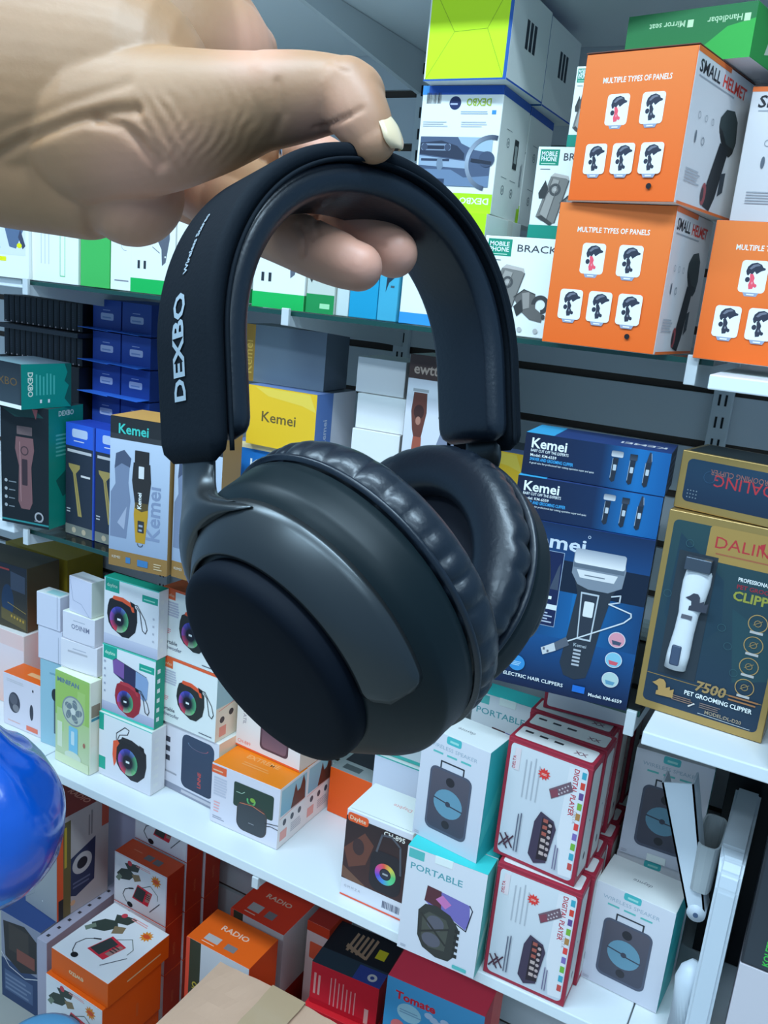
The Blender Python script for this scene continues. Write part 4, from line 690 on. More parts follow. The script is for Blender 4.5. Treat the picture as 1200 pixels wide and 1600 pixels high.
put('shaver_box', 'dull grey blue carton with gold spine set back on top of the yellow carton', BX, ksmoke, -.763, 1.100, 4, .141, .075, .086, 1.3405, default=(90, 108, 130))
wb = None; zz = M_TOP
for k in range(7):
    lb = ['lowest', 'second lowest', 'third from below', 'fourth from below', 'fifth from below', 'sixth from below', 'topmost'][k]
    h_ = .0508; xx = (-.594, -.594, -.594, -.594, -.596, -.594, -.602)[k]; yy = (1.10, 1.10, 1.10, 1.10, 1.102, 1.106, 1.112)[k]; l_ = 'blank white carton, %s in the stack beside the brown trimmer carton' % lb
    if wb is None: wb = put('white_carton', l_, BX, plain, xx, yy, 2, .078, .08, h_, zz, default=(215, 230, 246))
    else: again(wb, l_, xx, yy, 2, zz, .08)
    zz += h_ + .0007
put('trimmer_box', 'pale carton under the brown trimmer carton, hidden behind the ear cup', BX, plain, -.500, 1.09, 0, .092, .07, .169, M_TOP, default=(200, 214, 232))
put('trimmer_box', 'white carton with a copper trimmer and a bearded profile, behind the headband', BX, ewtto_box, -.500, 1.09, 0, .092, .07, .205, 1.2095, {'R': (40, 44, 54), 'L': (60, 50, 50)})
put('shaver_box', 'grey carton supporting the yellow carton behind the second ear cup', BX, plain, -.447, 1.168, 0, .108, .1, .1615, M_TOP, default=(170, 185, 210))
put('shaver_box', 'yellow shaver carton glimpsed between the headband end and the blue shaver cartons', BX, lambda b: (kemei_flat(b), b['F'].ell(.93, .2, .010, .012, (255, 235, 190))), -.447, 1.168, 0, .110, .1, .0870, 1.2020, {'F': (244, 188, 44), 'T': (150, 165, 215), 'R': (200, 215, 238)})
put('electric_shaver_box', 'large dark blue carton with a triple head shaver, bottom of its stack', BX, kemei_shaver, -.246, .979, 8.3, .164, .08, .2115, M_TOP, {'F': (20, 60, 140), 'R': (26, 40, 78), 'T': (30, 60, 130), 'L': (18, 30, 80)})
ks = put('electric_shaver_box', 'flat blue shaver carton in the middle of its stack of three', BX, kemei_small, -.247, .981, 8.6, .165, .08, .0490, 1.2518, {'F': (22, 60, 140), 'R': (26, 40, 78), 'T': (40, 66, 130), 'L': (18, 30, 80)})
again(ks, 'flat blue shaver carton on top of its stack of three', -.247, .986, 5.5, 1.3018, .08)
GD = {'F': (166, 146, 92), 'R': (160, 142, 98), 'L': (150, 140, 90), 'T': (150, 135, 90), 'B': (180, 150, 90), 'D': (160, 140, 90)}
dbx = put('pet_clipper_box', 'gold framed navy carton with a white pet clipper in its window', BX, daling_clipper, -.086, .989, -2.9, .141, .08, .239, BOARD_MID, GD)
put('pet_clipper_box', 'gold framed navy carton lying upside down on top of the windowed one', BX, daling_flat, -.091, .994, -9.7, .131, .08, .065, BOARD_MID + .2400, GD)
def pet_clipper():
    """window blister and the clipper that shows through it, set proud of the printed face"""
    y = -.040 - .0055
    bm = bmesh.new(); add_box(bm, -.052, -.0405, .048, -.010, -.0399, .196); o = from_bm('window_recess', bm, mat('recess_dark', (.02, .03, .04), .6), dbx)
    bm = bmesh.new(); prof = [(.012, .058, .0125), (.0125, .075, .0135), (.011, .105, .0135), (.0112, .125, .0140), (.014, .145, .016), (.0150, .163, .0165), (.0140, .175, .015), (.011, .180, .012)]
    n = 20; rings = []
    for rx, z, _ in prof: rings.append([bm.verts.new((-.030 + (z - .12) * .06 + rx * math.cos(2 * PI * k / n), y + .004 + .0072 * math.sin(2 * PI * k / n), z)) for k in range(n)])
    for a, b in zip(rings, rings[1:]):
        for k in range(n): bm.faces.new([a[k], a[(k + 1) % n], b[(k + 1) % n], b[k]])
    bm.faces.new(rings[0]); bm.faces.new(rings[-1])
    cl = from_bm('pet_clipper', bm, mat('clipper_white', (.80, .80, .80), .3), dbx, True)
    bm = bmesh.new(); add_box(bm, -.0395, y - .0042, .064, -.0290, y - .0024, .088, .0016); from_bm('clipper_button', bm, mat('button_slate', (.06, .085, .14), .4), cl)
    a = Art(.028, .125, lambda x, yy, l: (-.044 + x + (yy + .06 - .12) * .06, y - .0034 - l, yy + .06)); dog(a, .22, .55, .024, (58, 66, 84)); a.rect(.28, .53, .70, .49, (90, 98, 116))
    bm = bmesh.new(); c_ = bm.loops.layers.float_color.new('Col')
    for pts, cols, mi in a.out:
        f = bm.faces.new([bm.verts.new(p) for p in pts])
        for l, q in zip(f.loops, cols): l[c_] = (*q, 1)
    me = D.meshes.new('clipper_print'); bm.to_mesh(me); bm.free(); link_mesh('clipper_print', me, M_CARD, cl)
    bm = bmesh.new(); add_box(bm, -.042, -.052, .178, -.014, -.0400, .193, .001); from_bm('clipper_blade', bm, mat('blade_metal', (.10, .12, .15), .3, metal=.6), cl)
pet_clipper()
put('dark_carton', 'dark carton edge at the far side of the gold pet clipper carton', BX, plain, .050, .925, 0, .10, .1, .20, BOARD_MID, default=(40, 44, 60))
# ---- lower board
put('earbud_box', 'small white earbud carton with an orange top on the lower board', BX, earbud, -1.304, 1.064, .7, .104, .049, .111, B_TOP, {'T': (248, 104, 32), 'F': (205, 212, 236)})
put('pink_carton', 'pale pink carton with white top behind the orange topped earbud carton', BX, lambda b: b['F'].rect(0, 0, 1, .8, (235, 190, 190), (225, 215, 232)), -1.440, 1.120, 0, .15, .1, .163, B_TOP, {'T': (220, 232, 245), 'F': (228, 200, 208)})
put('dark_carton', 'dark carton with gold dots and a blue figure on top of the pink carton', BX, armor_box, -1.460, 1.129, 2.8, .18, .085, .137, .7555, {'R': (90, 88, 70), 'T': (60, 62, 50)})
put('yellow_carton', 'mustard yellow headphone carton in shadow behind the dark gold dotted carton', BX, yellow_box, -1.465, 1.235, 0, .19, .1, .296, B_TOP, {'T': (150, 140, 34), 'F': (140, 130, 30)}, default=(140, 130, 30))
put('orange_carton', 'orange red carton standing between the dark carton and the blank white ones', BX, lambda b: b['F'].bars(.3, .8, .9, .9, 2, (240, 170, 140)), -1.325, 1.165, 0, .076, .06, .215, B_TOP, default=(236, 74, 44))
put('microphone_box', 'pale blue microphone carton on the lower board beside the green fan carton', BX, mic_pack, -1.214, 1.059, 3.9, .058, .08, .175, B_TOP, {'F': (140, 190, 218), 'R': (190, 215, 228)})
put('white_carton', 'blank white carton resting directly on the pale blue microphone carton', BX, lambda b: b['F'].line([(.85, .0), (.85, .8)], .0008, (120, 135, 165)), -1.217, 1.057, 2.9, .060, .05, .066, .7668, default=(200, 215, 244))
put('white_carton', 'blank white carton on top of the stack above the microphone carton', BX, lambda b: (b['F'].line([(.88, .05), (.88, 1)], .0008, (120, 135, 165)), b['T'].rect(.3, .2, .9, .8, (150, 210, 225))), -1.219, 1.055, 2, .059, .03, .066, .8335, {'T': (205, 226, 240)}, default=(200, 215, 244))
fb = put('mini_fan_box', 'green mini fan carton standing at the front of the lower board', BX, fan_box, -1.128, 1.030, -2.1, .092, .025, .183, B_TOP, {'F': (190, 214, 190), 'T': (232, 246, 228), 'R': (215, 228, 225)})
again(fb, 'mini fan carton hidden right behind the front one', -1.130, 1.0575, -2, B_TOP, .025)
put('mini_pack', 'blank white pack lying just above the green fan carton', BX, lambda b: minigo(b, ''), -1.132, 1.047, 3.5, .086, .04, .056, .7746, default=(212, 224, 246))
put('mini_pack', 'white pack with upside down grey letters above the blank one', BX, minigo, -1.133, 1.047, 1.3, .078, .04, .053, .8312, {'T': (225, 240, 238)}, default=(210, 222, 246))
put('mini_pack', 'small white box with slanting flap seam on top of the fan carton stack', BX, tuck, -1.132, 1.050, -4, .060, .03, .067, .8848, {'R': (205, 226, 230), 'T': (215, 226, 246)}, default=(198, 212, 244))
for k, (x, y, a, w_, d_, h_, z, lb) in enumerate(((-1.013, 1.052, 1.6, .122, .024, .124, .8485, 'teal topped carton with a black ring light speaker, top of its stack'), (-1.014, 1.050, 1, .122, .024, .130, .7175, 'white carton with a red speaker in front of a phone, middle of its stack'), (-1.014, 1.045, -.3, .126, .036, .1255, B_TOP, 'white carton with a sideways black speaker, bottom of its stack on the board'))):
    put('led_speaker_box', lb, BX, lambda b, k=k: spk_teal(b, k), x, y, a, w_, d_, h_, z, {'T': (205, 228, 232), 'R': (212, 224, 240)})
put('led_speaker_box', 'hidden carton supporting the back of the teal topped stack', BX, plain, -1.038, 1.084, 0, .10, .06, .256, B_TOP, default=(190, 205, 226))
put('tall_speaker_box', 'white carton with a dark capsule speaker in red letters on the lower board', BX, spk_tall, -.894, 1.081, -3.5, .130, .08, .1305, B_TOP, {'R': (240, 214, 200)})
so = put('orange_speaker_box', 'orange edged speaker carton second in the stack above the capsule speaker carton', BX, spk_orange, -.9025, 1.077, -2.5, .130, .065, .125, .7225, {'T': (235, 110, 70), 'R': (232, 222, 222)})
again(so, 'orange labelled speaker carton at the top of the stack, cut off by the ear cup', -.9020, 1.077, -2.5, .8485, .065)
ex = put('wireless_speaker_carton', 'white speaker carton with a bright orange top standing alone near the board front', BX, extreme_box, -.753, 1.052, .4, .139, .082, .112, B_TOP, {'T': (252, 128, 22), 'F': (206, 216, 240), 'R': (225, 228, 240)})
again(ex, 'orange topped speaker carton right behind the front one, only its side showing', -.7545, 1.1365, -1, B_TOP, .082)
put('portable_speaker_carton', 'pale pink speaker carton resting on the orange topped pair below the ear cup', BX, portatil_box, -.757, 1.115, -3.2, .139, .06, .095, .7040, {'F': (235, 226, 238), 'R': (200, 190, 205), 'T': (230, 225, 235)})
def ob(b): b['F'].ell(.88, .25, .008, .009, (200, 205, 225)); b['T'].bars(.2, .1, .6, .3, 1, (70, 84, 92), .8, 0); b['T'].rect(.1, .35, .9, .9, (36, 42, 52)); b['F'].rect(0, 0, 1, 1, (222, 84, 12), (232, 100, 40)) if 0 else None
put('orange_carton', 'plain orange carton with a grey top deeper on the lower board', BX, ob, -.632, 1.194, -2, .088, .1, .089, B_TOP, {'F': (232, 86, 16), 'T': (130, 148, 158), 'R': (200, 80, 20), 'L': (220, 86, 16)})
put('boombox_box', 'white carton with a rainbow ring boombox on a dark photo', BX, boombox, -.488, 1.024, .2, .111, .086, .149, B_TOP, {'T': (222, 240, 252), 'F': (208, 222, 244)})
def blankw(b): b['F'].text('daynte', .62, .5, .011, (120, 130, 150), rot=180, off=0); b['F'].rect(0, .985, 1, 1, (70, 180, 180))
put('wireless_speaker_box', 'white carton back standing behind the boombox carton', BX, blankw, -.517, 1.172, -1, .128, .1, .159, B_TOP, {'T': (205, 222, 236)}, default=(196, 216, 246))
put('wireless_speaker_box', 'white carton lying above the blank carton back behind the boombox carton', BX, lambda b: b['F'].rect(0, 0, 1, .06, (60, 175, 175)), -.520, 1.180, 0, .120, .09, .10, .7510, default=(196, 214, 232))
pt = put('portable_speaker_box', 'white and turquoise portable speaker carton at the front of the board, bottom of its stack', BX, portable_box, -.3595, .979, 2.7, .117, .040, .166, B_TOP, {'T': (56, 200, 214), 'R': (84, 180, 184), 'F': (202, 216, 240)})
def slab(o, name, a, b, c, bev=.0004):
    bm = bmesh.new(); cl = bm.loops.layers.float_color.new('Col'); add_box(bm, *a, *b, bev)
    for f in bm.faces:
        for l in f.loops: l[cl] = (*alb(c), 1)
    return from_bm(name, bm, M_CARD, o)
for o_, w_, d_, h_ in HELM: slab(o_, 'top_flap', (-w_ / 2 - .0006, -d_ / 2 - .0008, h_ + .0004), (w_ / 2 + .0004, d_ / 2, h_ + .0016), (96, 62, 52))
tuck_tab(pt, -.004, -.0201, .1665, .026, .012)
again(pt, 'portable speaker carton directly behind the front one and under the wireless one', -.361, 1.021, 2.7, B_TOP, .040)
ws = put('wireless_speaker_box', 'white wireless speaker carton on top of the portable speaker carton', BX, wireless_speaker, -.3755, 1.000, -6.5, .104, .062, .167, .7575, {'T': (214, 234, 250), 'R': (40, 176, 190), 'F': (198, 212, 238)})
pt2 = again(pt, 'portable speaker carton deep under the middle glass shelf, lower of two', -.357, 1.160, 0, B_TOP, .040)
again(pt, 'portable speaker carton in shade right under the middle glass shelf', -.357, 1.155, 0, .7585, .040)
MR = (150, 42, 66); MC = {k: MR for k in 'FBRLTD'}
dv = None
for lv in range(2):
    for k in range(6):
        x, y, a, z = ((-.238, 1.004, .9, B_TOP), (-.252, 1.014, -3.3, .7685))[lv]; x += (0, .004, -.003, .003, 0, .005)[k] if k else 0; yy = y + .0475 * k
        lb = ('front maroon edged digital player carton on the board' if lv == 0 else 'front maroon edged digital player carton stacked on its twin') if k == 0 else 'maroon edged carton in the row behind the front %s one' % ('lower' if lv == 0 else 'upper')
        gp = None if k == 0 else 'maroon cartons in the %s row' % ('lower' if lv == 0 else 'upper')
        if dv is None: dv = put('digital_player_box', lb, BX, dvb_box, x, yy, a, .116, .045, .1765, z, MC, MR, gp); slab(dv, 'lid_rim', (-.0583, -.0228, .1690), (.0583, .0228, .1712), (162, 50, 74), .0005)
        else: again(dv, lb, x, yy, a if k == 0 else a * .4, z, .045, gp)
def mtop(b): b['F'].rect(.04, .1, .96, .9, (196, 206, 222), r=.004); b['R'].rect(.04, .1, .96, .9, (196, 206, 216), r=.004); b['T'].rect(.05, .05, .95, .95, (196, 206, 222), r=.006)
put('digital_player_box', 'maroon edged carton lying flat right under the middle glass shelf', BX, mtop, -.238, 1.130, 5, .125, .170, .045, .9460, MC, MR)
wl = put('wireless_speaker_box', 'white wireless speaker carton standing alone at the front beside the white stand', BX, wireless_speaker, -.1235, 1.071, -4, .107, .073, .157, B_TOP, {'T': (214, 232, 246), 'R': (40, 156, 170), 'F': (198, 212, 238)})
again(wl, 'wireless speaker carton hidden beneath the shaded one behind', -.117, 1.162, 2.6, B_TOP, .073)
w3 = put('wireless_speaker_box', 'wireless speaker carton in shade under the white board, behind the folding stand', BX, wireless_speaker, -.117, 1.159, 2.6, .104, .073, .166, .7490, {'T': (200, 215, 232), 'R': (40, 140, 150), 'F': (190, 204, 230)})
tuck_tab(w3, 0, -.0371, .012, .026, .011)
put('koleer_speaker_box'.replace('koleer_', 'bass_'), 'dark carton with green sideways lettering at the picture edge', BX, koleer, .088, 1.000, 0, .15, .12, .17, .7670, default=(40, 46, 56))
put('grey_carton', 'pale grey carton under the dark carton with green lettering', BX, plain, .088, 1.000, 0, .15, .12, .1745, B_TOP, default=(196, 204, 224))
put('dark_carton', 'tall black carton added to darken the void behind the folding stand', BX, plain, .060, 1.225, 0, .22, .1, .42, B_TOP, default=(14, 17, 24))  # added carton, its black hides the wall where the gap is only dark
# ---- cartons on the floor
put('tablet_box', 'blue and grey carton on the floor below the blue bag', BX, tab_box, -1.252, 1.012, 0, .116, .17, .2075, 0, {'F': (130, 142, 170), 'T': (44, 70, 130), 'R': (150, 160, 185)})
put('tall_speaker_carton', 'tall grey speaker carton with orange corner strip beside the blue bag', BX, speaker_tall_box, -1.2405, 1.053, -4.5, .10, .126, .229, .2090, {'T': (110, 30, 26), 'F': (150, 162, 176), 'R': (176, 180, 190)})
def dots(b):
    for k in range(8): b['T'].rect(.35, .06 + .12 * k, .6, .09 + .12 * k, (50, 50, 60))
put('white_carton', 'narrow white carton with dark marks between the blue carton and the microphone carton', BX, dots, -1.1765, 1.000, 0, .027, .22, .2075, 0, default=(160, 168, 198))
OC = {'F': (236, 96, 14), 'R': (226, 92, 12), 'L': (236, 96, 14), 'T': (214, 226, 242), 'B': (226, 92, 12), 'D': (200, 80, 20)}
O2 = {'F': (214, 224, 242), 'R': (226, 88, 12), 'L': (236, 96, 14), 'T': (240, 100, 16), 'B': (226, 92, 12), 'D': (200, 80, 20)}
put('microphone_radio_box', 'orange sided carton lying flat with a red radio and headset on top', BX, mic_flat, -1.015, .944, -2, .147, .151, .052, .2225, OC)
m4 = put('microphone_radio_box', 'orange and white carton directly beneath the flat one with the red radio picture', BX, mic_front, -1.020, .936, -2, .148, .145, .1105, .1110, O2)
again(m4, 'orange and white carton on the floor at the foot of the microphone carton stack', -1.022, .938, 0, 0, .145)
RD = {'F': (200, 208, 230), 'R': (178, 50, 22), 'T': (205, 80, 40), 'L': (190, 60, 30), 'B': (178, 50, 22), 'D': (178, 50, 22)}
m5 = put('microphone_radio_box', 'upright microphone carton with rusty orange top behind the flat one', BX, mic_front, -1.058, 1.140, -.7, .141, .050, .115, .2330, RD)
again(m5, 'microphone carton in the lower shade, second from the floor', -1.058, 1.140, -.7, .1165, .050); again(m5, 'microphone carton standing on the floor in the shade', -1.058, 1.140, -.7, 0, .050)
for k in range(4): again(m5, 'red sided microphone carton in the column just behind the rusty topped one', -1.056, 1.194, -.5, .1165 * k, .050, 'red sided cartons in the first column under the board')
put('headset_box', 'white headset carton in shade right under the lower board', BX, head_front, -1.056, 1.194, -.5, .141, .050, .100, .4665, {'F': (180, 192, 222), 'R': (170, 46, 22), 'T': (170, 50, 30), 'L': (170, 180, 200)}) 
for k in range(4): again(m5, 'red sided microphone carton in the column nearest the back wall', -1.052, 1.248, 0, .1165 * k, .050, 'red sided cartons in the second column under the board')
again(m5, 'topmost red sided carton of the column nearest the back wall', -1.052, 1.248, 0, .466, .050)
put('portable_radio_box', 'pale radio carton in the dark corner behind the tall grey speaker carton', BX, plain, -1.18, 1.215, 0, .085, .10, .44, 0, {'F': (160, 165, 200), 'R': (190, 170, 190)})
RB = {'F': (190, 205, 222), 'R': (214, 74, 22), 'T': (244, 96, 22), 'L': (240, 80, 60), 'B': (214, 74, 22), 'D': (214, 74, 22)}
put('radio_box', 'plain red carton on the floor under the orange radio carton', BX, plain, -.797, 1.060, 0, .140, .10, .1325, 0, default=(190, 60, 30))
put('radio_box', 'orange topped radio carton just behind the cardboard box', BX, radio_box, -.797, 1.059, 0, .141, .088, .195, .1335, RB)
RB2 = dict(RB); RB2.update({'T': (214, 60, 34), 'R': (196, 200, 214)})
put('radio_box', 'plain red carton under the red topped radio carton', BX, plain, -.813, 1.203, 0, .128, .12, .144, 0, default=(160, 40, 26))
put('radio_box', 'red topped radio carton under the lower board, behind the orange one', BX, radio_box, -.814, 1.202, -1.3, .129, .12, .143, .1450, RB2)
def pill(b): f = b['F']; f.rect(.18, .74, .8, .86, (214, 96, 70), r=.003); f.rect(0, .93, 1, 1, (190, 60, 34)); f.line([(.5, .1), (.55, .6)], .0008, (120, 120, 130))
put('earphone_box', 'white carton with a small red pill label in shade under the board', BX, pill, -.697, 1.240, 0, .050, .09, .310, 0, {'F': (206, 196, 206), 'T': (150, 40, 28), 'R': (190, 60, 34)})
put('red_carton', 'red carton under the red and black carton, beside the cardboard box', BX, plain, -.598, 1.160, 3, .140, .125, .2095, 0, default=(214, 40, 56))
put('red_carton', 'red carton with black striped top below the boombox carton', BX, red_box, -.596, 1.173, 5, .135, .122, .088, .2105, {'F': (205, 36, 58), 'T': (20, 24, 34), 'R': (150, 24, 36)})
put('tomato_cassette_box'.replace('tomato_cassette', 'red_blue_carton'), 'plain carton on the floor under the pink topped blue carton', BX, plain, -.409, 1.15, 2, .170, .12, .2295, 0, default=(90, 90, 110))
put('red_blue_carton', 'blue carton with pink red top and red lettering below the turquoise carton', BX, tomate_box, -.409, 1.139, 3.7, .173, .12, .151, .2305, {'T': (242, 62, 92), 'R': (225, 90, 90), 'F': (50, 150, 215)})

# ---- cardboard box in front
M_KRAFT = mat('corrugated_card', (.60, .36, .235), .75, bump=.25, bscale=60, var=.10, vscale=9)
def cardboard():
    t = empty('cardboard_box', (-.57, .78, 0)); finish(t, 'brown corrugated cardboard box with taped flaps on the floor in front', 'cardboard box')
    X0, X1, Y0, Y1, H = -.130, .130, -.19, .160, .45
    bm = bmesh.new(); add_box(bm, X0, Y0, 0, X1, Y1, H - .006, .003); from_bm('carton_body', bm, M_KRAFT, t)
    for s in (-1, 1):
        bm = bmesh.new(); n = 14; g_ = []
        for j in range(n + 1):
            row = []
            for i in range(n + 1):
                u, v = i / n, j / n; x = (X0 if s < 0 else X1) * (1 - u) - s * u * .001; y = Y0 + (Y1 - Y0) * v
                zz = H - .003 + .006 * u * (1 - .4 * v) + .0022 * noise.noise(Vector((x * 40, y * 30, s))) + (.003 if s < 0 else 0) * u
                row.append(bm.verts.new((x, y, zz)))
            g_.append(row)
        for j in range(n):
            for i in range(n): bm.faces.new([g_[j][i], g_[j][i + 1], g_[j + 1][i + 1], g_[j + 1][i]])
        o = from_bm('top_flap', bm, M_KRAFT, t); md = o.modifiers.new('t', 'SOLIDIFY'); md.thickness = .003; md.offset = -1
    bm = bmesh.new(); n = 18; a = []; b = []
    for j in range(n + 1):
        v = j / n; y = Y0 + (Y1 - Y0 + .001) * v; e = .0007 * math.sin(j * 2.1); a.append(bm.verts.new((-.030 + e, y, H + .0078 - .003 * v))); b.append(bm.verts.new((.030 - e, y, H + .0072 - .003 * v)))
    for j in range(n): bm.faces.new([a[j], b[j], b[j + 1], a[j + 1]])
    p = [bm.verts.new(q) for q in ((-.030, Y1 + .0013, H + .0045), (.030, Y1 + .0013, H + .0040), (.030, Y1 + .0013, H - .05), (-.030, Y1 + .0013, H - .05))]; bm.faces.new(p)
    from_bm('packing_tape', bm, mat('brown_tape', (.50, .33, .19), .28, coat=.3), t)
cardboard()
# ---- blue bag, blue tub
def bag():
    bm = bmesh.new(); bmesh.ops.create_icosphere(bm, subdivisions=5, radius=1)
    for v in bm.verts:
        p = v.co.copy(); th = math.atan2(p.y, p.x); fold = .022 * math.sin(th * 9 + 3 * p.z) * max(0, p.z) + .03 * noise.noise(p * 2.2) + .022 * abs(noise.noise(Vector((p.x * 5, p.y * 5, p.z * 2.2)))) * .6
        r = 1 + fold; q = Vector((p.x * r * .150, p.y * r * .12, p.z * r * .132))
        if p.z > .75: k = (p.z - .75) / .25; q.x *= 1 - .7 * k; q.y *= 1 - .7 * k; q.z += .10 * k * k
        v.co = q
    o = from_bm('plastic_bag', bm, mat('blue_plastic_film', (.002, .085, .48), .2, coat=.5, spec=.6, bump=1.0, bscale=22), None, True); o.location = (-.978, .70, .728)
    finish(o, 'bulging shiny blue plastic bag hanging at the left edge', 'plastic bag')
    bm = bmesh.new(); tube(bm, [(-.0, 0, .20), (.0, .0, .24), (-.03, .0, .30), (-.05, 0, .36)], [.022, .012, .014, .016], 14); from_bm('twisted_neck', bm, MAT['blue_plastic_film'], o, True)
bag()
def tub():
    t = empty('plastic_tub', (-.912, .775, 0)); finish(t, 'pale blue round plastic tub just below the microphone cartons', 'tub')
    mt = mat('pale_blue_plastic', (.16, .48, .78), .4)
    def lathe(name, prof, n=40, par=None):
        bm = bmesh.new(); R_ = [[bm.verts.new((r * math.cos(2 * PI * k / n), r * math.sin(2 * PI * k / n), z)) for k in range(n)] for r, z in prof]
        for a, b in zip(R_, R_[1:]):
            for k in range(n): bm.faces.new([a[k], a[(k + 1) % n], b[(k + 1) % n], b[k]])
        bm.faces.new(R_[0]); bm.faces.new(R_[-1]); return from_bm(name, bm, mt, par, True)
    lathe('tub_body', [(.045, 0), (.047, .003), (.058, .285), (.060, .29)], par=t); lathe('tub_lid', [(.064, .285), (.066, .291), (.064, .303), (.050, .313), (.02, .317), (.002, .318)], par=t)
tub()
# ---- white folding stand
def stand():
    t = empty('folding_stand', (-.02, 1.1, B_TOP)); finish(t, 'white plastic folding stand leaning at the end of the lower board', 'stand')
    wp = mat('white_plastic', (.66, .70, .74), .38); gp = mat('grey_plastic', (.40, .42, .42), .5)
    def world_bm(): return bmesh.new()
    off = Vector((-.02, 1.1, B_TOP))
    def fin(name, bm, mt, par=t, smooth=False, dz=.0004):
        for v in bm.verts: v.co -= off
        for v in bm.verts: v.co.z += dz
        return from_bm(name, bm, mt, par, smooth)
    # upright slab, rounded at its near top corner
    prof = [(1.005, .592), (1.005, .845), (1.009, .866), (1.020, .880), (1.038, .885), (1.205, .880), (1.205, .592)]
    bm = world_bm(); xa, xb = -.037, -.004; A = [bm.verts.new((xa + (.006 if p[0] < 1.03 else 0), p[0], p[1])) for p in prof]; B_ = [bm.verts.new((xb, p[0], p[1])) for p in prof]
    bm.faces.new(A); bm.faces.new(B_[::-1])
    for i in range(len(prof)): bm.faces.new([A[i], A[(i + 1) % len(prof)], B_[(i + 1) % len(prof)], B_[i]])
    bmesh.ops.bevel(bm, geom=list(bm.edges), offset=.004, segments=3, affect='EDGES'); fin('upright_slab', bm, wp, smooth=False)
    bm = world_bm(); tube(bm, [(-.038, 1.03, .592), (-.038, 1.03, .690), (-.037, 1.032, .705), (-.034, 1.036, .716)], [.017, .017, .014, .006], 20); fin('foot_post', bm, wp, smooth=True)
    # channel arm
    top, bot = Vector((-.098, 1.05, .938)), Vector((-.047, 1.05, .772)); ax = (top - bot).normalized(); sd = Vector((0, 1, 0)).cross(ax).normalized()
    bm = world_bm()
    def quad_strip(a0, a1, b0, b1, th, nrm):
        vs = [bm.verts.new(p) for p in (a0, a1, b1, b0)] + [bm.verts.new(p + nrm * th) for p in (a0, a1, b1, b0)]
        for q in ((0, 1, 2, 3), (7, 6, 5, 4), (0, 4, 5, 1), (1, 5, 6, 2), (2, 6, 7, 3), (3, 7, 4, 0)): bm.faces.new([vs[i] for i in q])
    wt, wb_ = .0195, .011; L0 = [top - sd * wt, top + sd * wt, bot - sd * wb_, bot + sd * wb_]; dn = Vector((0, .034, 0))
    quad_strip(L0[0], L0[1], L0[2], L0[3], .0025, Vector((0, 1, 0)))
    quad_strip(L0[0], L0[0] + dn, L0[2], L0[2] + dn, .0025, sd); quad_strip(L0[1] - sd * .0025, L0[1] + dn - sd * .0025, L0[3] - sd * .0025, L0[3] + dn - sd * .0025, .0025, sd)
    arm = fin('channel_arm', bm, wp)
    bm = world_bm(); tube(bm, [bot + Vector((0, -.001, 0)), bot + Vector((0, .034, 0))], .0115, 20); fin('arm_hinge', bm, wp, smooth=True)
    bm = world_bm(); tube(bm, [bot + Vector((0, -.0022, -.002)), bot + Vector((0, .0005, -.002))], .0032, 14); fin('hinge_pin', bm, mat('pin_blue_grey', (.06, .10, .18), .4))
    # open cup
    bm = world_bm(); n = 20; o_, i_ = [], []
    for lv, z_ in enumerate((.805, .873)):
        for R_, dst in ((0, o_), (.0022, i_)):
            ring = []
            for k in range(n):
                a = 2 * PI * k / n; cx = math.copysign(abs(math.cos(a)) ** .5, math.cos(a)) * (.013 + .002 * lv - R_); cy_ = math.copysign(abs(math.sin(a)) ** .5, math.sin(a)) * (.036 - R_)
                ring.append(bm.verts.new((-.0490 + cx, 1.080 + cy_, z_ + (cy_ * .10 if lv else 0))))
            dst.append(ring)
    for k in range(n):
        m_ = (k + 1) % n; bm.faces.new([o_[0][k], o_[0][m_], o_[1][m_], o_[1][k]]); bm.faces.new([i_[0][k], i_[1][k], i_[1][m_], i_[0][m_]]); bm.faces.new([o_[1][k], o_[1][m_], i_[1][m_], i_[1][k]])
    bm.faces.new(o_[0]); fin('open_cup', bm, gp, smooth=False)
stand()

# ================================================================== headphones (laid out in camera-aligned axes: x right, y down, z away)
def CW(p): return CAM_POS + RIGHT * p[0] + DOWN * p[1] + FWD * p[2]
def px(x, y, z): return Vector(((x - 600) / 1365.4 * z, (y - 800) / 1365.4 * z, z))
V = Vector
LA, RA = px(313, 690, .25), px(752, 692, .325)          # lower ends of the two headband arms
HX = (RA - LA).normalized(); HZ = (V((0, -1, 0)) - HX * HX.dot(V((0, -1, 0)))).normalized(); HY = HZ.cross(HX).normalized()
if HY.z < 0: HY = -HY
HO = (LA + RA) / 2; HWID = (RA - LA).length / 2
M_RUB = mat('soft_black_cover', (.004, .007, .011), .75, spec=.12, sheen=.0, bump=.12, bscale=900)
M_LEA = mat('black_leatherette', (.005, .009, .016), .36, spec=.5, bump=.10, bscale=700, coat=.05)
M_SHELL = mat('matte_black_shell', (.004, .009, .011), .42, spec=.2)
M_CAPM = mat('cap_soft_black', (.003, .005, .009), .65, spec=.08)
M_GUN = mat('gunmetal_yoke', (.060, .066, .069), .34, metal=.8)
M_MESH = mat('speaker_cloth', (.006, .008, .016), .9)
M_PRT = mat('pale_print', (.32, .38, .42), .5)
hp = empty('headphones', CW(HO)); finish(hp, 'black over-ear headphones held up in front of the shelves, gunmetal yokes and padded headband', 'headphones')
def W2(bm):
    c = CW(HO)
    for v in bm.verts: v.co = CW(v.co) - c
def hobj(name, bm, mt, par=hp, smooth=True): W2(bm); return from_bm(name, bm, mt, par, smooth)
ARCH_H, ARCH_N, LEG = .0603, 2.12, .026
TOT2 = .1195       # half the band's length
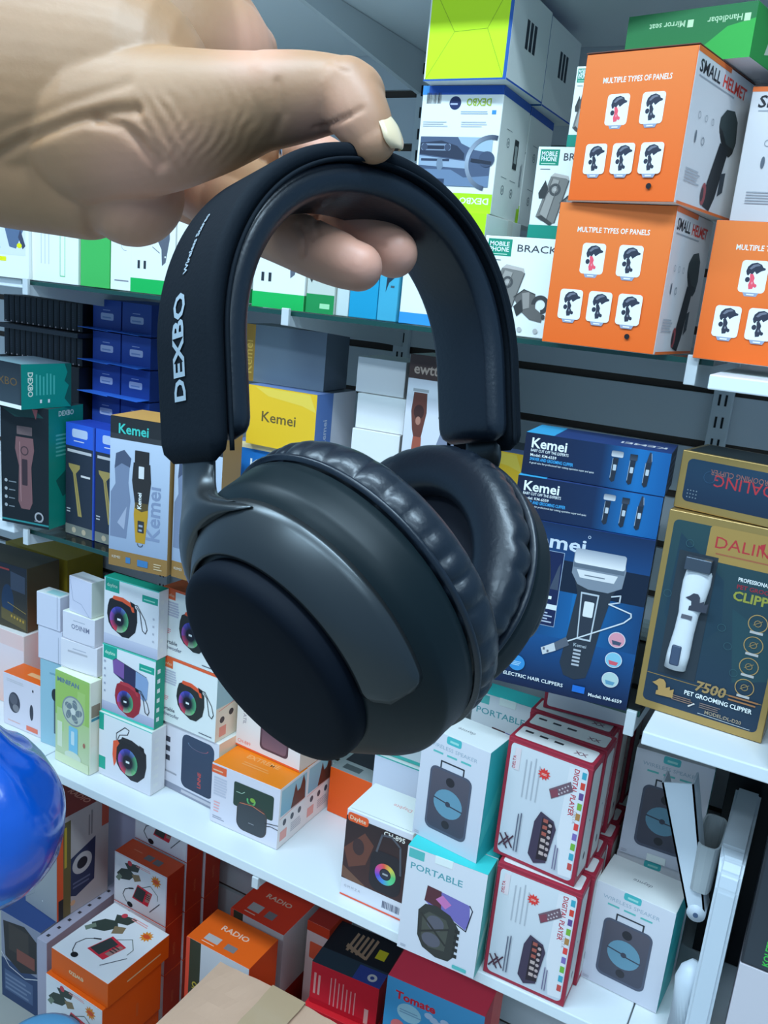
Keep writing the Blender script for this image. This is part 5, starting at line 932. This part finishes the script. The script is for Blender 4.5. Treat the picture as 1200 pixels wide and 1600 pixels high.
def arch(t):
    """t -1..1 along the band: centre point, tangent, outward normal"""
    sl = LEG / TOT2
    if t < -1 + sl: k = (t + 1) / sl; return HO + HX * (-HWID) + HZ * (LEG * k), HZ.copy(), -HX
    if t > 1 - sl: k = (1 - t) / sl; return HO + HX * HWID + HZ * (LEG * k), -HZ, HX.copy()
    def pt(a):
        s, c = math.sin(a), math.cos(a)
        return HO + HX * (math.copysign(abs(s) ** (2 / ARCH_N), s) * HWID) + HZ * (LEG + max(0, c) ** (2 / ARCH_N) * ARCH_H)
    # reparametrise by arc length
    s = (t + 1 - sl) / (2 - 2 * sl); f = s * (len(_tab) - 1); i = min(int(f), len(_tab) - 2); a = _tab[i] + (_tab[i + 1] - _tab[i]) * (f - i)
    e = .004; a0, a1 = max(-PI / 2, a - e), min(PI / 2, a + e); tg = (pt(a1) - pt(a0)).normalized(); nr = HY.cross(tg).normalized()
    if nr.dot(pt(a) - (HO + HZ * LEG)) < 0: nr = -nr
    return pt(a), tg, nr
def _mk():
    N = 600; P = []
    for i in range(N + 1):
        a = -PI / 2 + PI * i / N; s, c = math.sin(a), max(0, math.cos(a)); P.append((math.copysign(abs(s) ** (2 / ARCH_N), s) * HWID, c ** (2 / ARCH_N) * ARCH_H, a))
    L = [0]
    for p, q in zip(P, P[1:]): L.append(L[-1] + math.hypot(q[0] - p[0], q[1] - p[1]))
    out = []; j = 0
    for k in range(201):
        tg = L[-1] * k / 200
        while j < N - 1 and L[j + 1] < tg: j += 1
        f = (tg - L[j]) / max(1e-12, L[j + 1] - L[j]); out.append(P[j][2] + (P[j + 1][2] - P[j][2]) * min(1, f))
    return out
_tab = _mk()
BW = .0165          # half width of the band
def band_mesh(sec, t0, t1, n=120, cap=.012, mat_=None, name='band', round_end=.006):
    bm = bmesh.new(); rings = []
    for i in range(n + 1):
        t = t0 + (t1 - t0) * i / n; c, tg, nr = arch(max(-1, min(1, t)))
        if t < -1: c = c - HZ * ((-1 - t) * .17)
        if t > 1: c = c - HZ * ((t - 1) * .17)
        e = min(i, n - i) / n * (t1 - t0) * .15; k = 1 if e >= round_end else math.sqrt(max(0, 1 - (1 - e / round_end) ** 2)) * .75 + .25
        cn = sum(p[0] for p in sec) / len(sec)
        rings.append([bm.verts.new(c + nr * (cn + (p[0] - cn) * k) + HY * (p[1] * (k * .35 + .65))) for p in sec])
    m_ = len(sec)
    for a, b in zip(rings, rings[1:]):
        for k in range(m_): bm.faces.new([a[k], a[(k + 1) % m_], b[(k + 1) % m_], b[k]])
    bm.faces.new(rings[0]); bm.faces.new(rings[-1]); return bm
def rsec(n0, n1, hw, r, bulge=0, k=5):
    """rounded section between normal offsets n0 (inside) and n1 (outside)"""
    pts = []
    for cx, cy, q in ((n1 - r, hw - r, 0), (n0 + r, hw - r, 1), (n0 + r, -hw + r, 2), (n1 - r, -hw + r, 3)):
        for i in range(k + 1): a = (q + i / k) * PI / 2; pts.append((cx + r * math.cos(a), cy + r * math.sin(a)))
    return [(p[0] - (bulge * math.cos(p[1] / hw * PI / 2) if p[0] < (n0 + n1) / 2 else 0), p[1]) for p in pts]
hobj('headband_cover', band_mesh(rsec(-.0005, .0050, BW, .0026), -1.035, 1.02), M_RUB)
hobj('headband_cushion', band_mesh(rsec(-.0085, -.0004, BW - .0012, .0038, .0030), -1.0, 1.0, round_end=.008), M_LEA)
for s in (-1, 1):     # piping seams
    bm = bmesh.new(); pts = []
    for i in range(100): t = -1.02 + 2.03 * i / 99; c, tg, nr = arch(max(-1, min(1, t))); pts.append(c + (-HZ * max(0, abs(t) - 1) * .17) + nr * (-.0005) + HY * (s * (BW + .0002)))
    tube(bm, pts, .0007, 8, ref=HY); hobj('seam_piping', bm, M_RUB)
# wordmark on the near arm, reading upwards
def band_text(s, t_start, size, vc, name):
    vs, fs, wd = glyphs(s, .03); bm = bmesh.new(); length = 0
    sc_t = 1 / TOT2; out = []
    for x, y in vs:
        t = t_start + x * size * sc_t; c, tg, nr = arch(t); out.append(bm.verts.new(c + nr * .00535 + HY * (vc + (y - .35) * size)))
    for f in fs: bm.faces.new([out[i] for i in f])
    return hobj(name, bm, M_PRT, smooth=False)
band_text('DEXBO', -.905, .0090, .0008, 'wordmark_print')
band_text('Wireless Stereo', -.615, .0028, .0006, 'small_print')
# ---- ear cups
def frame_cup(P, N, U):
    N = N.normalized(); U = (U - N * U.dot(N)).normalized(); S = N.cross(U); return P, N, U, S
PL = px(530, 945, .2455); NL = V((-.645, .512, -.567)).normalized()
UL = V((-.62, -.78, -.05)); CL = frame_cup(PL, NL, UL)
def mirror(v): return v - HX * (2 * v.dot(HX))
PRr = px(662, 898, .312)
NR = (mirror(NL) + V((-.06, 0, .22))).normalized(); UR = mirror(CL[2]); CR = frame_cup(PRr, NR, UR)
def lathe(fr, prof, n=72, sx=1.0, name='', mt=None, par=hp, mod=None, closed=False, cap0=True, cap1=True):
    P, N, U, S = fr; bm = bmesh.new(); R_ = []
    for j, (r, h) in enumerate(prof):
        ring = []
        for k in range(n):
            a = 2 * PI * k / n; rr, hh = (r, h) if mod is None else mod(r, h, a, j)
            ring.append(bm.verts.new(P + N * hh + U * (rr * math.cos(a)) + S * (rr * math.sin(a) * sx)))
        R_.append(ring)
    if closed: R_.append(R_[0])
    for a, b in zip(R_, R_[1:]):
        for k in range(n): bm.faces.new([a[k], a[(k + 1) % n], b[(k + 1) % n], b[k]])
    if not closed:
        if cap0: bm.faces.new(R_[0])
        if cap1: bm.faces.new(R_[-1])
    return hobj(name, bm, mt, par)
RIM = .0452
def yoke_patch(fr, a0, a1, name, flip=1):
    """gunmetal crescent on the cup's shoulder, running round the cap from a0 to a1 (radians from the cup's top), joined to the strap"""
    P, N, U, S = fr; bm = bmesh.new(); n = 70; G = []
    for i in range(n + 1):
        a = a0 + (a1 - a0) * i / n; e = min(i, n - i) / n * abs(a1 - a0) * .04
        k = min(1, math.sqrt(max(0, 1 - (1 - min(1, e / .0060)) ** 2)))
        r0, r1 = .0326, .0424; rm, hw = (r0 + r1) / 2, (r1 - r0) / 2 * max(k, .05)
        row = []
        for dr, dh in ((-1, -.0012), (-1, .0006), (-.8, .0014), (0, .0017), (.8, .0014), (1, .0004), (1, -.0012)):
            r = rm + dr * hw; h = .0246 - (r - r0) * 1.05 + dh
            row.append(bm.verts.new(P + N * h + U * (r * math.cos(a)) + S * (r * math.sin(a) * flip)))
        G.append(row)
    m_ = 7
    for a, b in zip(G, G[1:]):
        for j in range(m_): bm.faces.new([a[j], a[(j + 1) % m_], b[(j + 1) % m_], b[j]])
    bm.faces.new(G[0]); bm.faces.new(G[-1]); return hobj(name, bm, M_GUN)
def cup(fr, side, flip):
    P, N, U, S = fr
    sh = lathe(fr, [(.030, -.002), (RIM - .002, -.0025), (RIM, -.001), (RIM, .0015), (.0450, .0042), (.0450, .0085), (.0446, .0100), (.0432, .0122), (.0325, .0236), (.0305, .0240)], name='ear_cup_shell', mt=M_SHELL)
    lathe(fr, [(.0306, .0220), (.0312, .0255), (.0310, .0280), (.0301, .0297), (.0288, .0306), (.0272, .0310), (.022, .0312), (.010, .0313), (.0005, .0313)], name='cap_plate', mt=M_CAPM, cap0=False)
    rr = random.Random(3 + side); ph = [rr.random() * 6 for _ in range(4)]
    # ear cushion: closed ring profile, wrinkled on its outer flank
    prof = []
    for i in range(28):
        a = 2 * PI * i / 28; cr, ch = .0362, -.0092; r = cr + .0092 * math.copysign(abs(math.cos(a)) ** .8, math.cos(a)); h = ch + .0074 * math.copysign(abs(math.sin(a)) ** .8, math.sin(a)); prof.append((r, h))
    def wr(r, h, a, j):
        q = 2 * PI * j / 28; out = max(0, math.cos(q - .55)) ** 2
        w_ = (abs(math.sin(a * 17 + .9 * math.sin(a * 5 + ph[0]) + ph[1])) ** .7 * 2 - 1.2) * (.62 + .38 * math.sin(a * 7 + ph[2]))
        soft = .0005 * math.sin(a * 3 + ph[3])
        return r + out * w_ * .0012 + soft, h - out * w_ * .0004
    cs = lathe(fr, prof, 300, name='ear_cushion', mt=M_LEA, mod=wr, closed=True)
    lathe(fr, [(.0450, -.0022), (.0462, -.0026), (.0464, -.0034), (.0455, -.0040), (.0440, -.0040)], 90, name='cushion_piping', mt=M_LEA, par=hp, cap0=False, cap1=False)
    lathe(fr, [(.0300, -.0060), (.0290, -.0050), (.015, -.0046), (.0005, -.0045)], 48, name='speaker_cloth', mt=M_MESH, cap0=False)
    yoke_patch(fr, -1.15, 2.25, 'yoke_crescent', flip)
    return sh
cup(CL, 0, -1)
cup(CR, 1, 1)
def strap(fr, arm, outward, flip):
    """gunmetal slider plate: from inside the band end it runs down and fans out into the yoke crescent"""
    P, N, U, S = fr
    def on(th, r=.0405, h=.0192): return P + N * h + (U * math.cos(th) + S * math.sin(th) * flip) * r
    st = arm + outward * .0008; top = [st + HZ * .010, st - HZ * .004]; wd = .0088
    sgn = 1 if HY.dot(S * flip) > 0 else -1
    def edge(k, t):      # k -1 (rear edge) .. 1 (front edge)
        a = st - HZ * .004 + HY * (sgn * wd * k); f = (k + 1) / 2; th = -.85 + 1.45 * f; re = .0385 + .0038 * f * f; d = on(th, re, .0262 - (re - .0324) * 1.05); rd = -(U * math.cos(th) + S * math.sin(th) * flip); cc = S * math.cos(th) * flip - U * math.sin(th); tg = (rd * (1 - f ** 3) + cc * f ** 3 * 1.2 - cc * (1 - f) ** 3 * .7).normalized()
        L = (d - a).length; b = a - HZ * L * .45; c = d - tg * L * (.22 + .25 * f)
        return a * (1 - t) ** 3 + b * 3 * t * (1 - t) ** 2 + c * 3 * t * t * (1 - t) + d * t ** 3
    bm = bmesh.new(); n = 22; m_ = 14; rows = []
    for i in range(-1, n + 1):
        t = max(0, i) / n; nv = (outward * (1 - t) + N * t).normalized(); row = []; th_ = .0016
        for side in (1, -1):
            for j in range(m_ + 1):
                k = (j / m_ * 2 - 1) * side; p = edge(k, t) + (HZ * .016 if i < 0 else V((0, 0, 0)))
                row.append(bm.verts.new(p + nv * (side * th_ * math.sqrt(max(.04, 1 - k ** 6)))))
        rows.append(row)
    M = len(rows[0])
    for a, b in zip(rows, rows[1:]):
        for k in range(M): bm.faces.new([a[k], a[(k + 1) % M], b[(k + 1) % M], b[k]])
    bm.faces.new(rows[0]); bm.faces.new(rows[-1]); hobj('slider_strap', bm, M_GUN)
strap(CL, LA, -HX, -1); strap(CR, RA, HX, 1)
bm = bmesh.new(); P, N, U, S = CL      # charging port and button on the lower rim
for a, w_ in ((2.6, .0045), (2.95, .002)):
    c = P + N * .006 + (U * math.cos(a) + S * math.sin(a)) * .0452; rd = (U * math.cos(a) + S * math.sin(a)); tg = N.cross(rd)
    R0 = [bm.verts.new(c + tg * (w_ * math.cos(2 * PI * k / 12)) + N * (.0016 * math.sin(2 * PI * k / 12)) - rd * .001) for k in range(12)]; R1 = [bm.verts.new(v.co + rd * .0016) for v in R0]
    for k in range(12): bm.faces.new([R0[k], R0[(k + 1) % 12], R1[(k + 1) % 12], R1[k]])
    bm.faces.new(R1)
hobj('port_button', bm, M_GUN)

# ================================================================== the hand
def skin_mat():
    mt = D.materials.new('skin'); mt.use_nodes = True; nt = mt.node_tree; b = nt.nodes['Principled BSDF']; tc = nt.nodes.new('ShaderNodeTexCoord')
    a = nt.nodes.new('ShaderNodeAttribute'); a.attribute_name = 'Tone'
    n = nt.nodes.new('ShaderNodeTexNoise'); n.inputs['Scale'].default_value = 60; n.inputs['Detail'].default_value = 6
    r = nt.nodes.new('ShaderNodeMix'); r.data_type = 'RGBA'; r.inputs['A'].default_value = (.345, .172, .078, 1); r.inputs['B'].default_value = (.425, .225, .108, 1)
    m2 = nt.nodes.new('ShaderNodeMix'); m2.data_type = 'RGBA'; m2.inputs['B'].default_value = (.74, .35, .24, 1)
    nt.links.new(tc.outputs['Object'], n.inputs['Vector']); nt.links.new(n.outputs['Fac'], r.inputs['Factor']); nt.links.new(r.outputs['Result'], m2.inputs['A']); nt.links.new(a.outputs['Fac'], m2.inputs['Factor']); nt.links.new(m2.outputs['Result'], b.inputs['Base Color'])
    b.inputs['Roughness'].default_value = .48; b.inputs['Subsurface Weight'].default_value = .12; b.inputs['Subsurface Radius'].default_value = (1, .35, .2); b.inputs['Subsurface Scale'].default_value = .004
    n2 = nt.nodes.new('ShaderNodeTexNoise'); n2.inputs['Scale'].default_value = 260; n2.inputs['Detail'].default_value = 5; bp = nt.nodes.new('ShaderNodeBump'); bp.inputs['Strength'].default_value = .16; bp.inputs['Distance'].default_value = .0008
    nt.links.new(tc.outputs['Object'], n2.inputs['Vector']); nt.links.new(n2.outputs['Fac'], bp.inputs['Height']); nt.links.new(bp.outputs['Normal'], b.inputs['Normal']); return mt
M_SKIN = skin_mat()
def chain(bm, pts, step=.0025):
    """rounded limb segment: list of (px, py, depth, radius px at that depth, squash in depth)"""
    P = [(px(a, b, c), r * c / 1365.4, q) for a, b, c, r, q in pts]; S_ = []
    for (p0, r0, q0), (p1, r1, q1) in zip(P, P[1:]):
        m_ = max(2, int((p1 - p0).length / step))
        for i in range(m_): f = i / m_; S_.append((p0.lerp(p1, f), r0 + (r1 - r0) * f, q0 + (q1 - q0) * f))
    S_.append(P[-1])
    # smooth the centre line
    C_ = [s[0].copy() for s in S_]; Rr = [s[1] for s in S_]
    for _ in range(5):
        C_ = [C_[0]] + [(C_[i - 1] + C_[i] * 2 + C_[i + 1]) / 4 for i in range(1, len(C_) - 1)] + [C_[-1]]; Rr = [Rr[0]] + [(Rr[i - 1] + Rr[i] * 2 + Rr[i + 1]) / 4 for i in range(1, len(Rr) - 1)] + [Rr[-1]]
    rings = []; n = 44; L = len(C_)
    def ring(c, t, r, q):
        a = t.cross(V((0, 0, 1))); a = a.normalized() if a.length > 1e-3 else V((1, 0, 0)); b = a.cross(t).normalized()
        return [bm.verts.new(c + a * (r * math.cos(2 * PI * k / n)) + b * (r * q * math.sin(2 * PI * k / n))) for k in range(n)]
    t0 = (C_[1] - C_[0]).normalized(); t1 = (C_[-1] - C_[-2]).normalized()
    for j in range(6): a = PI / 2 * (1 - j / 6); rings.append(ring(C_[0] - t0 * (Rr[0] * math.sin(a)), t0, max(1e-5, Rr[0] * math.cos(a)), S_[0][2]))
    for i in range(L): t = (C_[min(i + 1, L - 1)] - C_[max(i - 1, 0)]).normalized(); rings.append(ring(C_[i], t, Rr[i], S_[i][2]))
    for j in range(1, 7): a = PI / 2 * j / 6; rings.append(ring(C_[-1] + t1 * (Rr[-1] * math.sin(a)), t1, max(1e-5, Rr[-1] * math.cos(a)), S_[-1][2]))
    for a, b in zip(rings, rings[1:]):
        for k in range(n): bm.faces.new([a[k], a[(k + 1) % n], b[(k + 1) % n], b[k]])
    bm.faces.new(rings[0]); bm.faces.new(rings[-1])
HAND = [
    # forearm and wrist, coming in from beyond the upper left
    [(-420, -10, .300, 215, .72), (-220, 60, .298, 205, .72), (-60, 110, .296, 192, .72), (60, 130, .295, 178, .72), (170, 140, .294, 165, .75)],
    # back of the hand behind the thumb, up to the index knuckle
    [(60, 60, .305, 150, .7), (200, 50, .310, 140, .6), (300, 60, .318, 112, .6), (352, 72, .325, 82, .6)],
    [(300, 10, .325, 80, .7), (350, 40, .332, 62, .8), (392, 78, .335, 42, .9)],
    # ball of the thumb
    [(150, 190, .286, 130, .72), (250, 190, .280, 112, .75), (340, 175, .278, 92, .85), (410, 158, .277, 72, .95), (460, 150, .277, 62, 1)],
    # thumb
    [(420, 158, .277, 72, 1), (480, 150, .277, 66, 1), (530, 146, .274, 55, 1), (552, 150, .272, 51, 1)],
    [(540, 146, .272, 54, 1), (562, 180, .269, 50, .95), (577, 208, .268, 43, .9), (583, 219, .268, 37, .85)],
    # heel of the hand, little finger side
    [(20, 240, .300, 115, .8), (110, 262, .300, 106, .85), (180, 282, .300, 98, .9), (200, 294, .299, 88, .9), (208, 304, .299, 80, .9)],
    # palm joining it to the finger roots behind the headband
    [(170, 200, .325, 95, .5), (250, 240, .343, 88, .5), (340, 290, .350, 74, .5), (400, 320, .348, 60, .6)],
    [(180, 130, .325, 110, .6), (300, 160, .338, 85, .5), (380, 210, .342, 62, .5), (430, 250, .342, 46, .6)],
    # lower (ring) finger
    [(340, 315, .342, 46, 1), (392, 345, .312, 46, 1), (440, 366, .298, 45, 1), (500, 394, .288, 44, 1), (545, 412, .284, 42, 1), (560, 417, .283, 38, 1)],
    # upper (middle) finger
    [(360, 280, .345, 46, 1), (430, 316, .322, 43, 1), (495, 334, .312, 38, 1), (560, 360, .306, 40, 1), (604, 388, .301, 41, 1), (615, 396, .299, 38, 1)],
    # index finger curling under, only its tip showing
    [(400, 235, .338, 40, 1), (455, 232, .342, 40, 1), (520, 255, .345, 36, 1), (545, 290, .335, 32, 1), (558, 322, .325, 30, 1), (560, 334, .322, 28, 1)],
    # little finger folded in the palm's shade
    [(290, 290, .345, 40, 1), (325, 318, .335, 36, 1), (360, 345, .328, 30, 1)],
]
def make_hand():
    bm = bmesh.new()
    for c in HAND: chain(bm, c)
    me = D.meshes.new('hand_tmp'); bmesh.ops.recalc_face_normals(bm, faces=bm.faces); bm.to_mesh(me); bm.free(); o = D.objects.new('hand_tmp', me); COL.objects.link(o)
    md = o.modifiers.new('r', 'REMESH'); md.mode = 'VOXEL'; md.voxel_size = .0009; md.use_smooth_shade = True
    ms = o.modifiers.new('s', 'SMOOTH'); ms.factor = .5; ms.iterations = 4
    dg = bpy.context.evaluated_depsgraph_get(); dg.update(); m2 = D.meshes.new_from_object(o.evaluated_get(dg)); D.objects.remove(o)
    m2.calc_normals_split() if hasattr(m2, 'calc_normals_split') else None
    nv = [v.normal.copy() for v in m2.vertices]
    # skin creases: polylines (px, py), half width px, depth in mm, applied on the camera side
    CR_ = [([(380, 300), (440, 262)], 6, .3)]
    CR_ += [([(-40, 262), (40, 218), (110, 190), (170, 174), (212, 172)], 11, 1.5), ([(150, 188), (190, 196), (222, 226), (250, 258)], 10, 1.5), ([(0, 205), (110, 160), (200, 130)], 10, .5),
            ([(428, 215), (442, 178), (434, 128)], 7, .6), ([(505, 200), (540, 185), (565, 170)], 4, .6), ([(490, 200), (520, 192), (545, 180)], 3.5, .4), ([(520, 98), (530, 108), (545, 112)], 3, .25),
            ([(466, 352), (476, 372), (474, 398)], 4.5, .9), ([(480, 358), (488, 374)], 3, .5), ([(500, 330), (492, 348), (498, 366)], 4, .6), ([(538, 352), (560, 372), (600, 384)], 3, .4)]
    fw = V((0, 0, 1)); tone = m2.attributes.new('Tone', 'FLOAT', 'POINT')
    def dseg(x, y, a, b):
        dx, dy = b[0] - a[0], b[1] - a[1]; l = dx * dx + dy * dy; t = max(0, min(1, ((x - a[0]) * dx + (y - a[1]) * dy) / l)); return math.hypot(x - a[0] - t * dx, y - a[1] - t * dy)
    RED = [(560, 410, 70, .8), (630, 395, 60, .8), (470, 370, 60, .6), (545, 150, 60, .35), (400, 60, 60, .6), (240, 330, 90, .55), (190, 270, 70, .35), (300, 250, 60, .3), (555, 330, 30, .8), (490, 216, 50, .8), (575, 215, 40, .2)]
    for i, v in enumerate(m2.vertices):
        p = v.co; X, Y = 600 + p.x / p.z * 1365.4, 800 + p.y / p.z * 1365.4; n_ = nv[i]
        if n_.z < .25:
            dsp = 0
            for pl, wd, dp in CR_:
                d = min(dseg(X, Y, a, b) for a, b in zip(pl, pl[1:]))
                if d < wd * 3: dsp += dp * .001 * math.exp(-(d / wd) ** 2)
            g = math.exp(-((X - 335) / 75) ** 4 - ((Y - 195) / 62) ** 4)
            if g > .01: dsp += g * (.00022 + .00022 * math.sin((X + 12 * math.sin(Y / 34) + .0042 * (Y - 180) ** 2 + 9 * noise.noise(V((X / 40, Y / 40, 0)))) / 2.9)) * (.55 + .45 * noise.noise(V((X / 23, Y / 50, 4))))
            g = math.exp(-((X - 250) / 42) ** 4 - ((Y - 205) / 60) ** 4)
            if g > .01: dsp += g * .0003 * math.sin((X - .55 * Y + 8 * noise.noise(V((X / 30, Y / 30, 2)))) / 3.6)
            if dsp: v.co = p - n_ * dsp
        tone.data[i].value = min(1, sum(s * math.exp(-((X - a) ** 2 + (Y - b) ** 2) / r ** 2) for a, b, r, s in RED))
    org = CW(px(300, 200, .30))
    for v in m2.vertices: v.co = CW(v.co) - org
    m2.materials.clear(); m2.name = 'person'; o = link_mesh('person', m2, M_SKIN, None, True); o.location = org
    finish(o, 'person reaching in from above, bare forearm and hand pinching the headband between thumb and fingers', 'person')
    # thumbnail and ring
    bm = bmesh.new(); c = px(606, 208, .2670); up = (px(612, 232, .268) - px(590, 168, .269)).normalized(); outw = (px(640, 190, .262) - px(601, 200, .267)).normalized(); sd = up.cross(outw).normalized(); G = []
    for i in range(9):
        row = []
        for j in range(9):
            u, w_ = i / 8 * 2 - 1, j / 8 * 2 - 1; wd = .0056 * math.sqrt(max(.02, 1 - max(0, abs(u) - .35) ** 2 / .5)); row.append(bm.verts.new(c + up * (u * .0058) + sd * (w_ * wd) + outw * (.0036 - .0022 * w_ * w_ - .0010 * u * u)))
        G.append(row)
    for i in range(8):
        for j in range(8): bm.faces.new([G[i][j], G[i][j + 1], G[i + 1][j + 1], G[i + 1][j]])
    for v in bm.verts: v.co = CW(v.co) - org
    nl = from_bm('thumbnail', bm, mat('fingernail', (.78, .58, .36), .25, coat=.3), o, True); nl['label'] = 'pale yellowish thumbnail'; md = nl.modifiers.new('t', 'SOLIDIFY'); md.thickness = .0006
    bm = bmesh.new(); ctr = px(428, 234, .340); t = (px(455, 232, .342) - px(400, 235, .338)).normalized(); a = t.cross(V((0, 0, 1))).normalized(); b = a.cross(t)
    tube(bm, [ctr + (a * math.cos(2 * PI * k / 32) + b * math.sin(2 * PI * k / 32)) * .0106 for k in range(33)], .0010, 8, False, ref=t)
    for v in bm.verts: v.co = CW(v.co) - org
    rg = from_bm('finger_ring', bm, mat('silver', (.75, .77, .8), .2, metal=1), o, True); rg['label'] = 'thin silver ring'
make_hand()
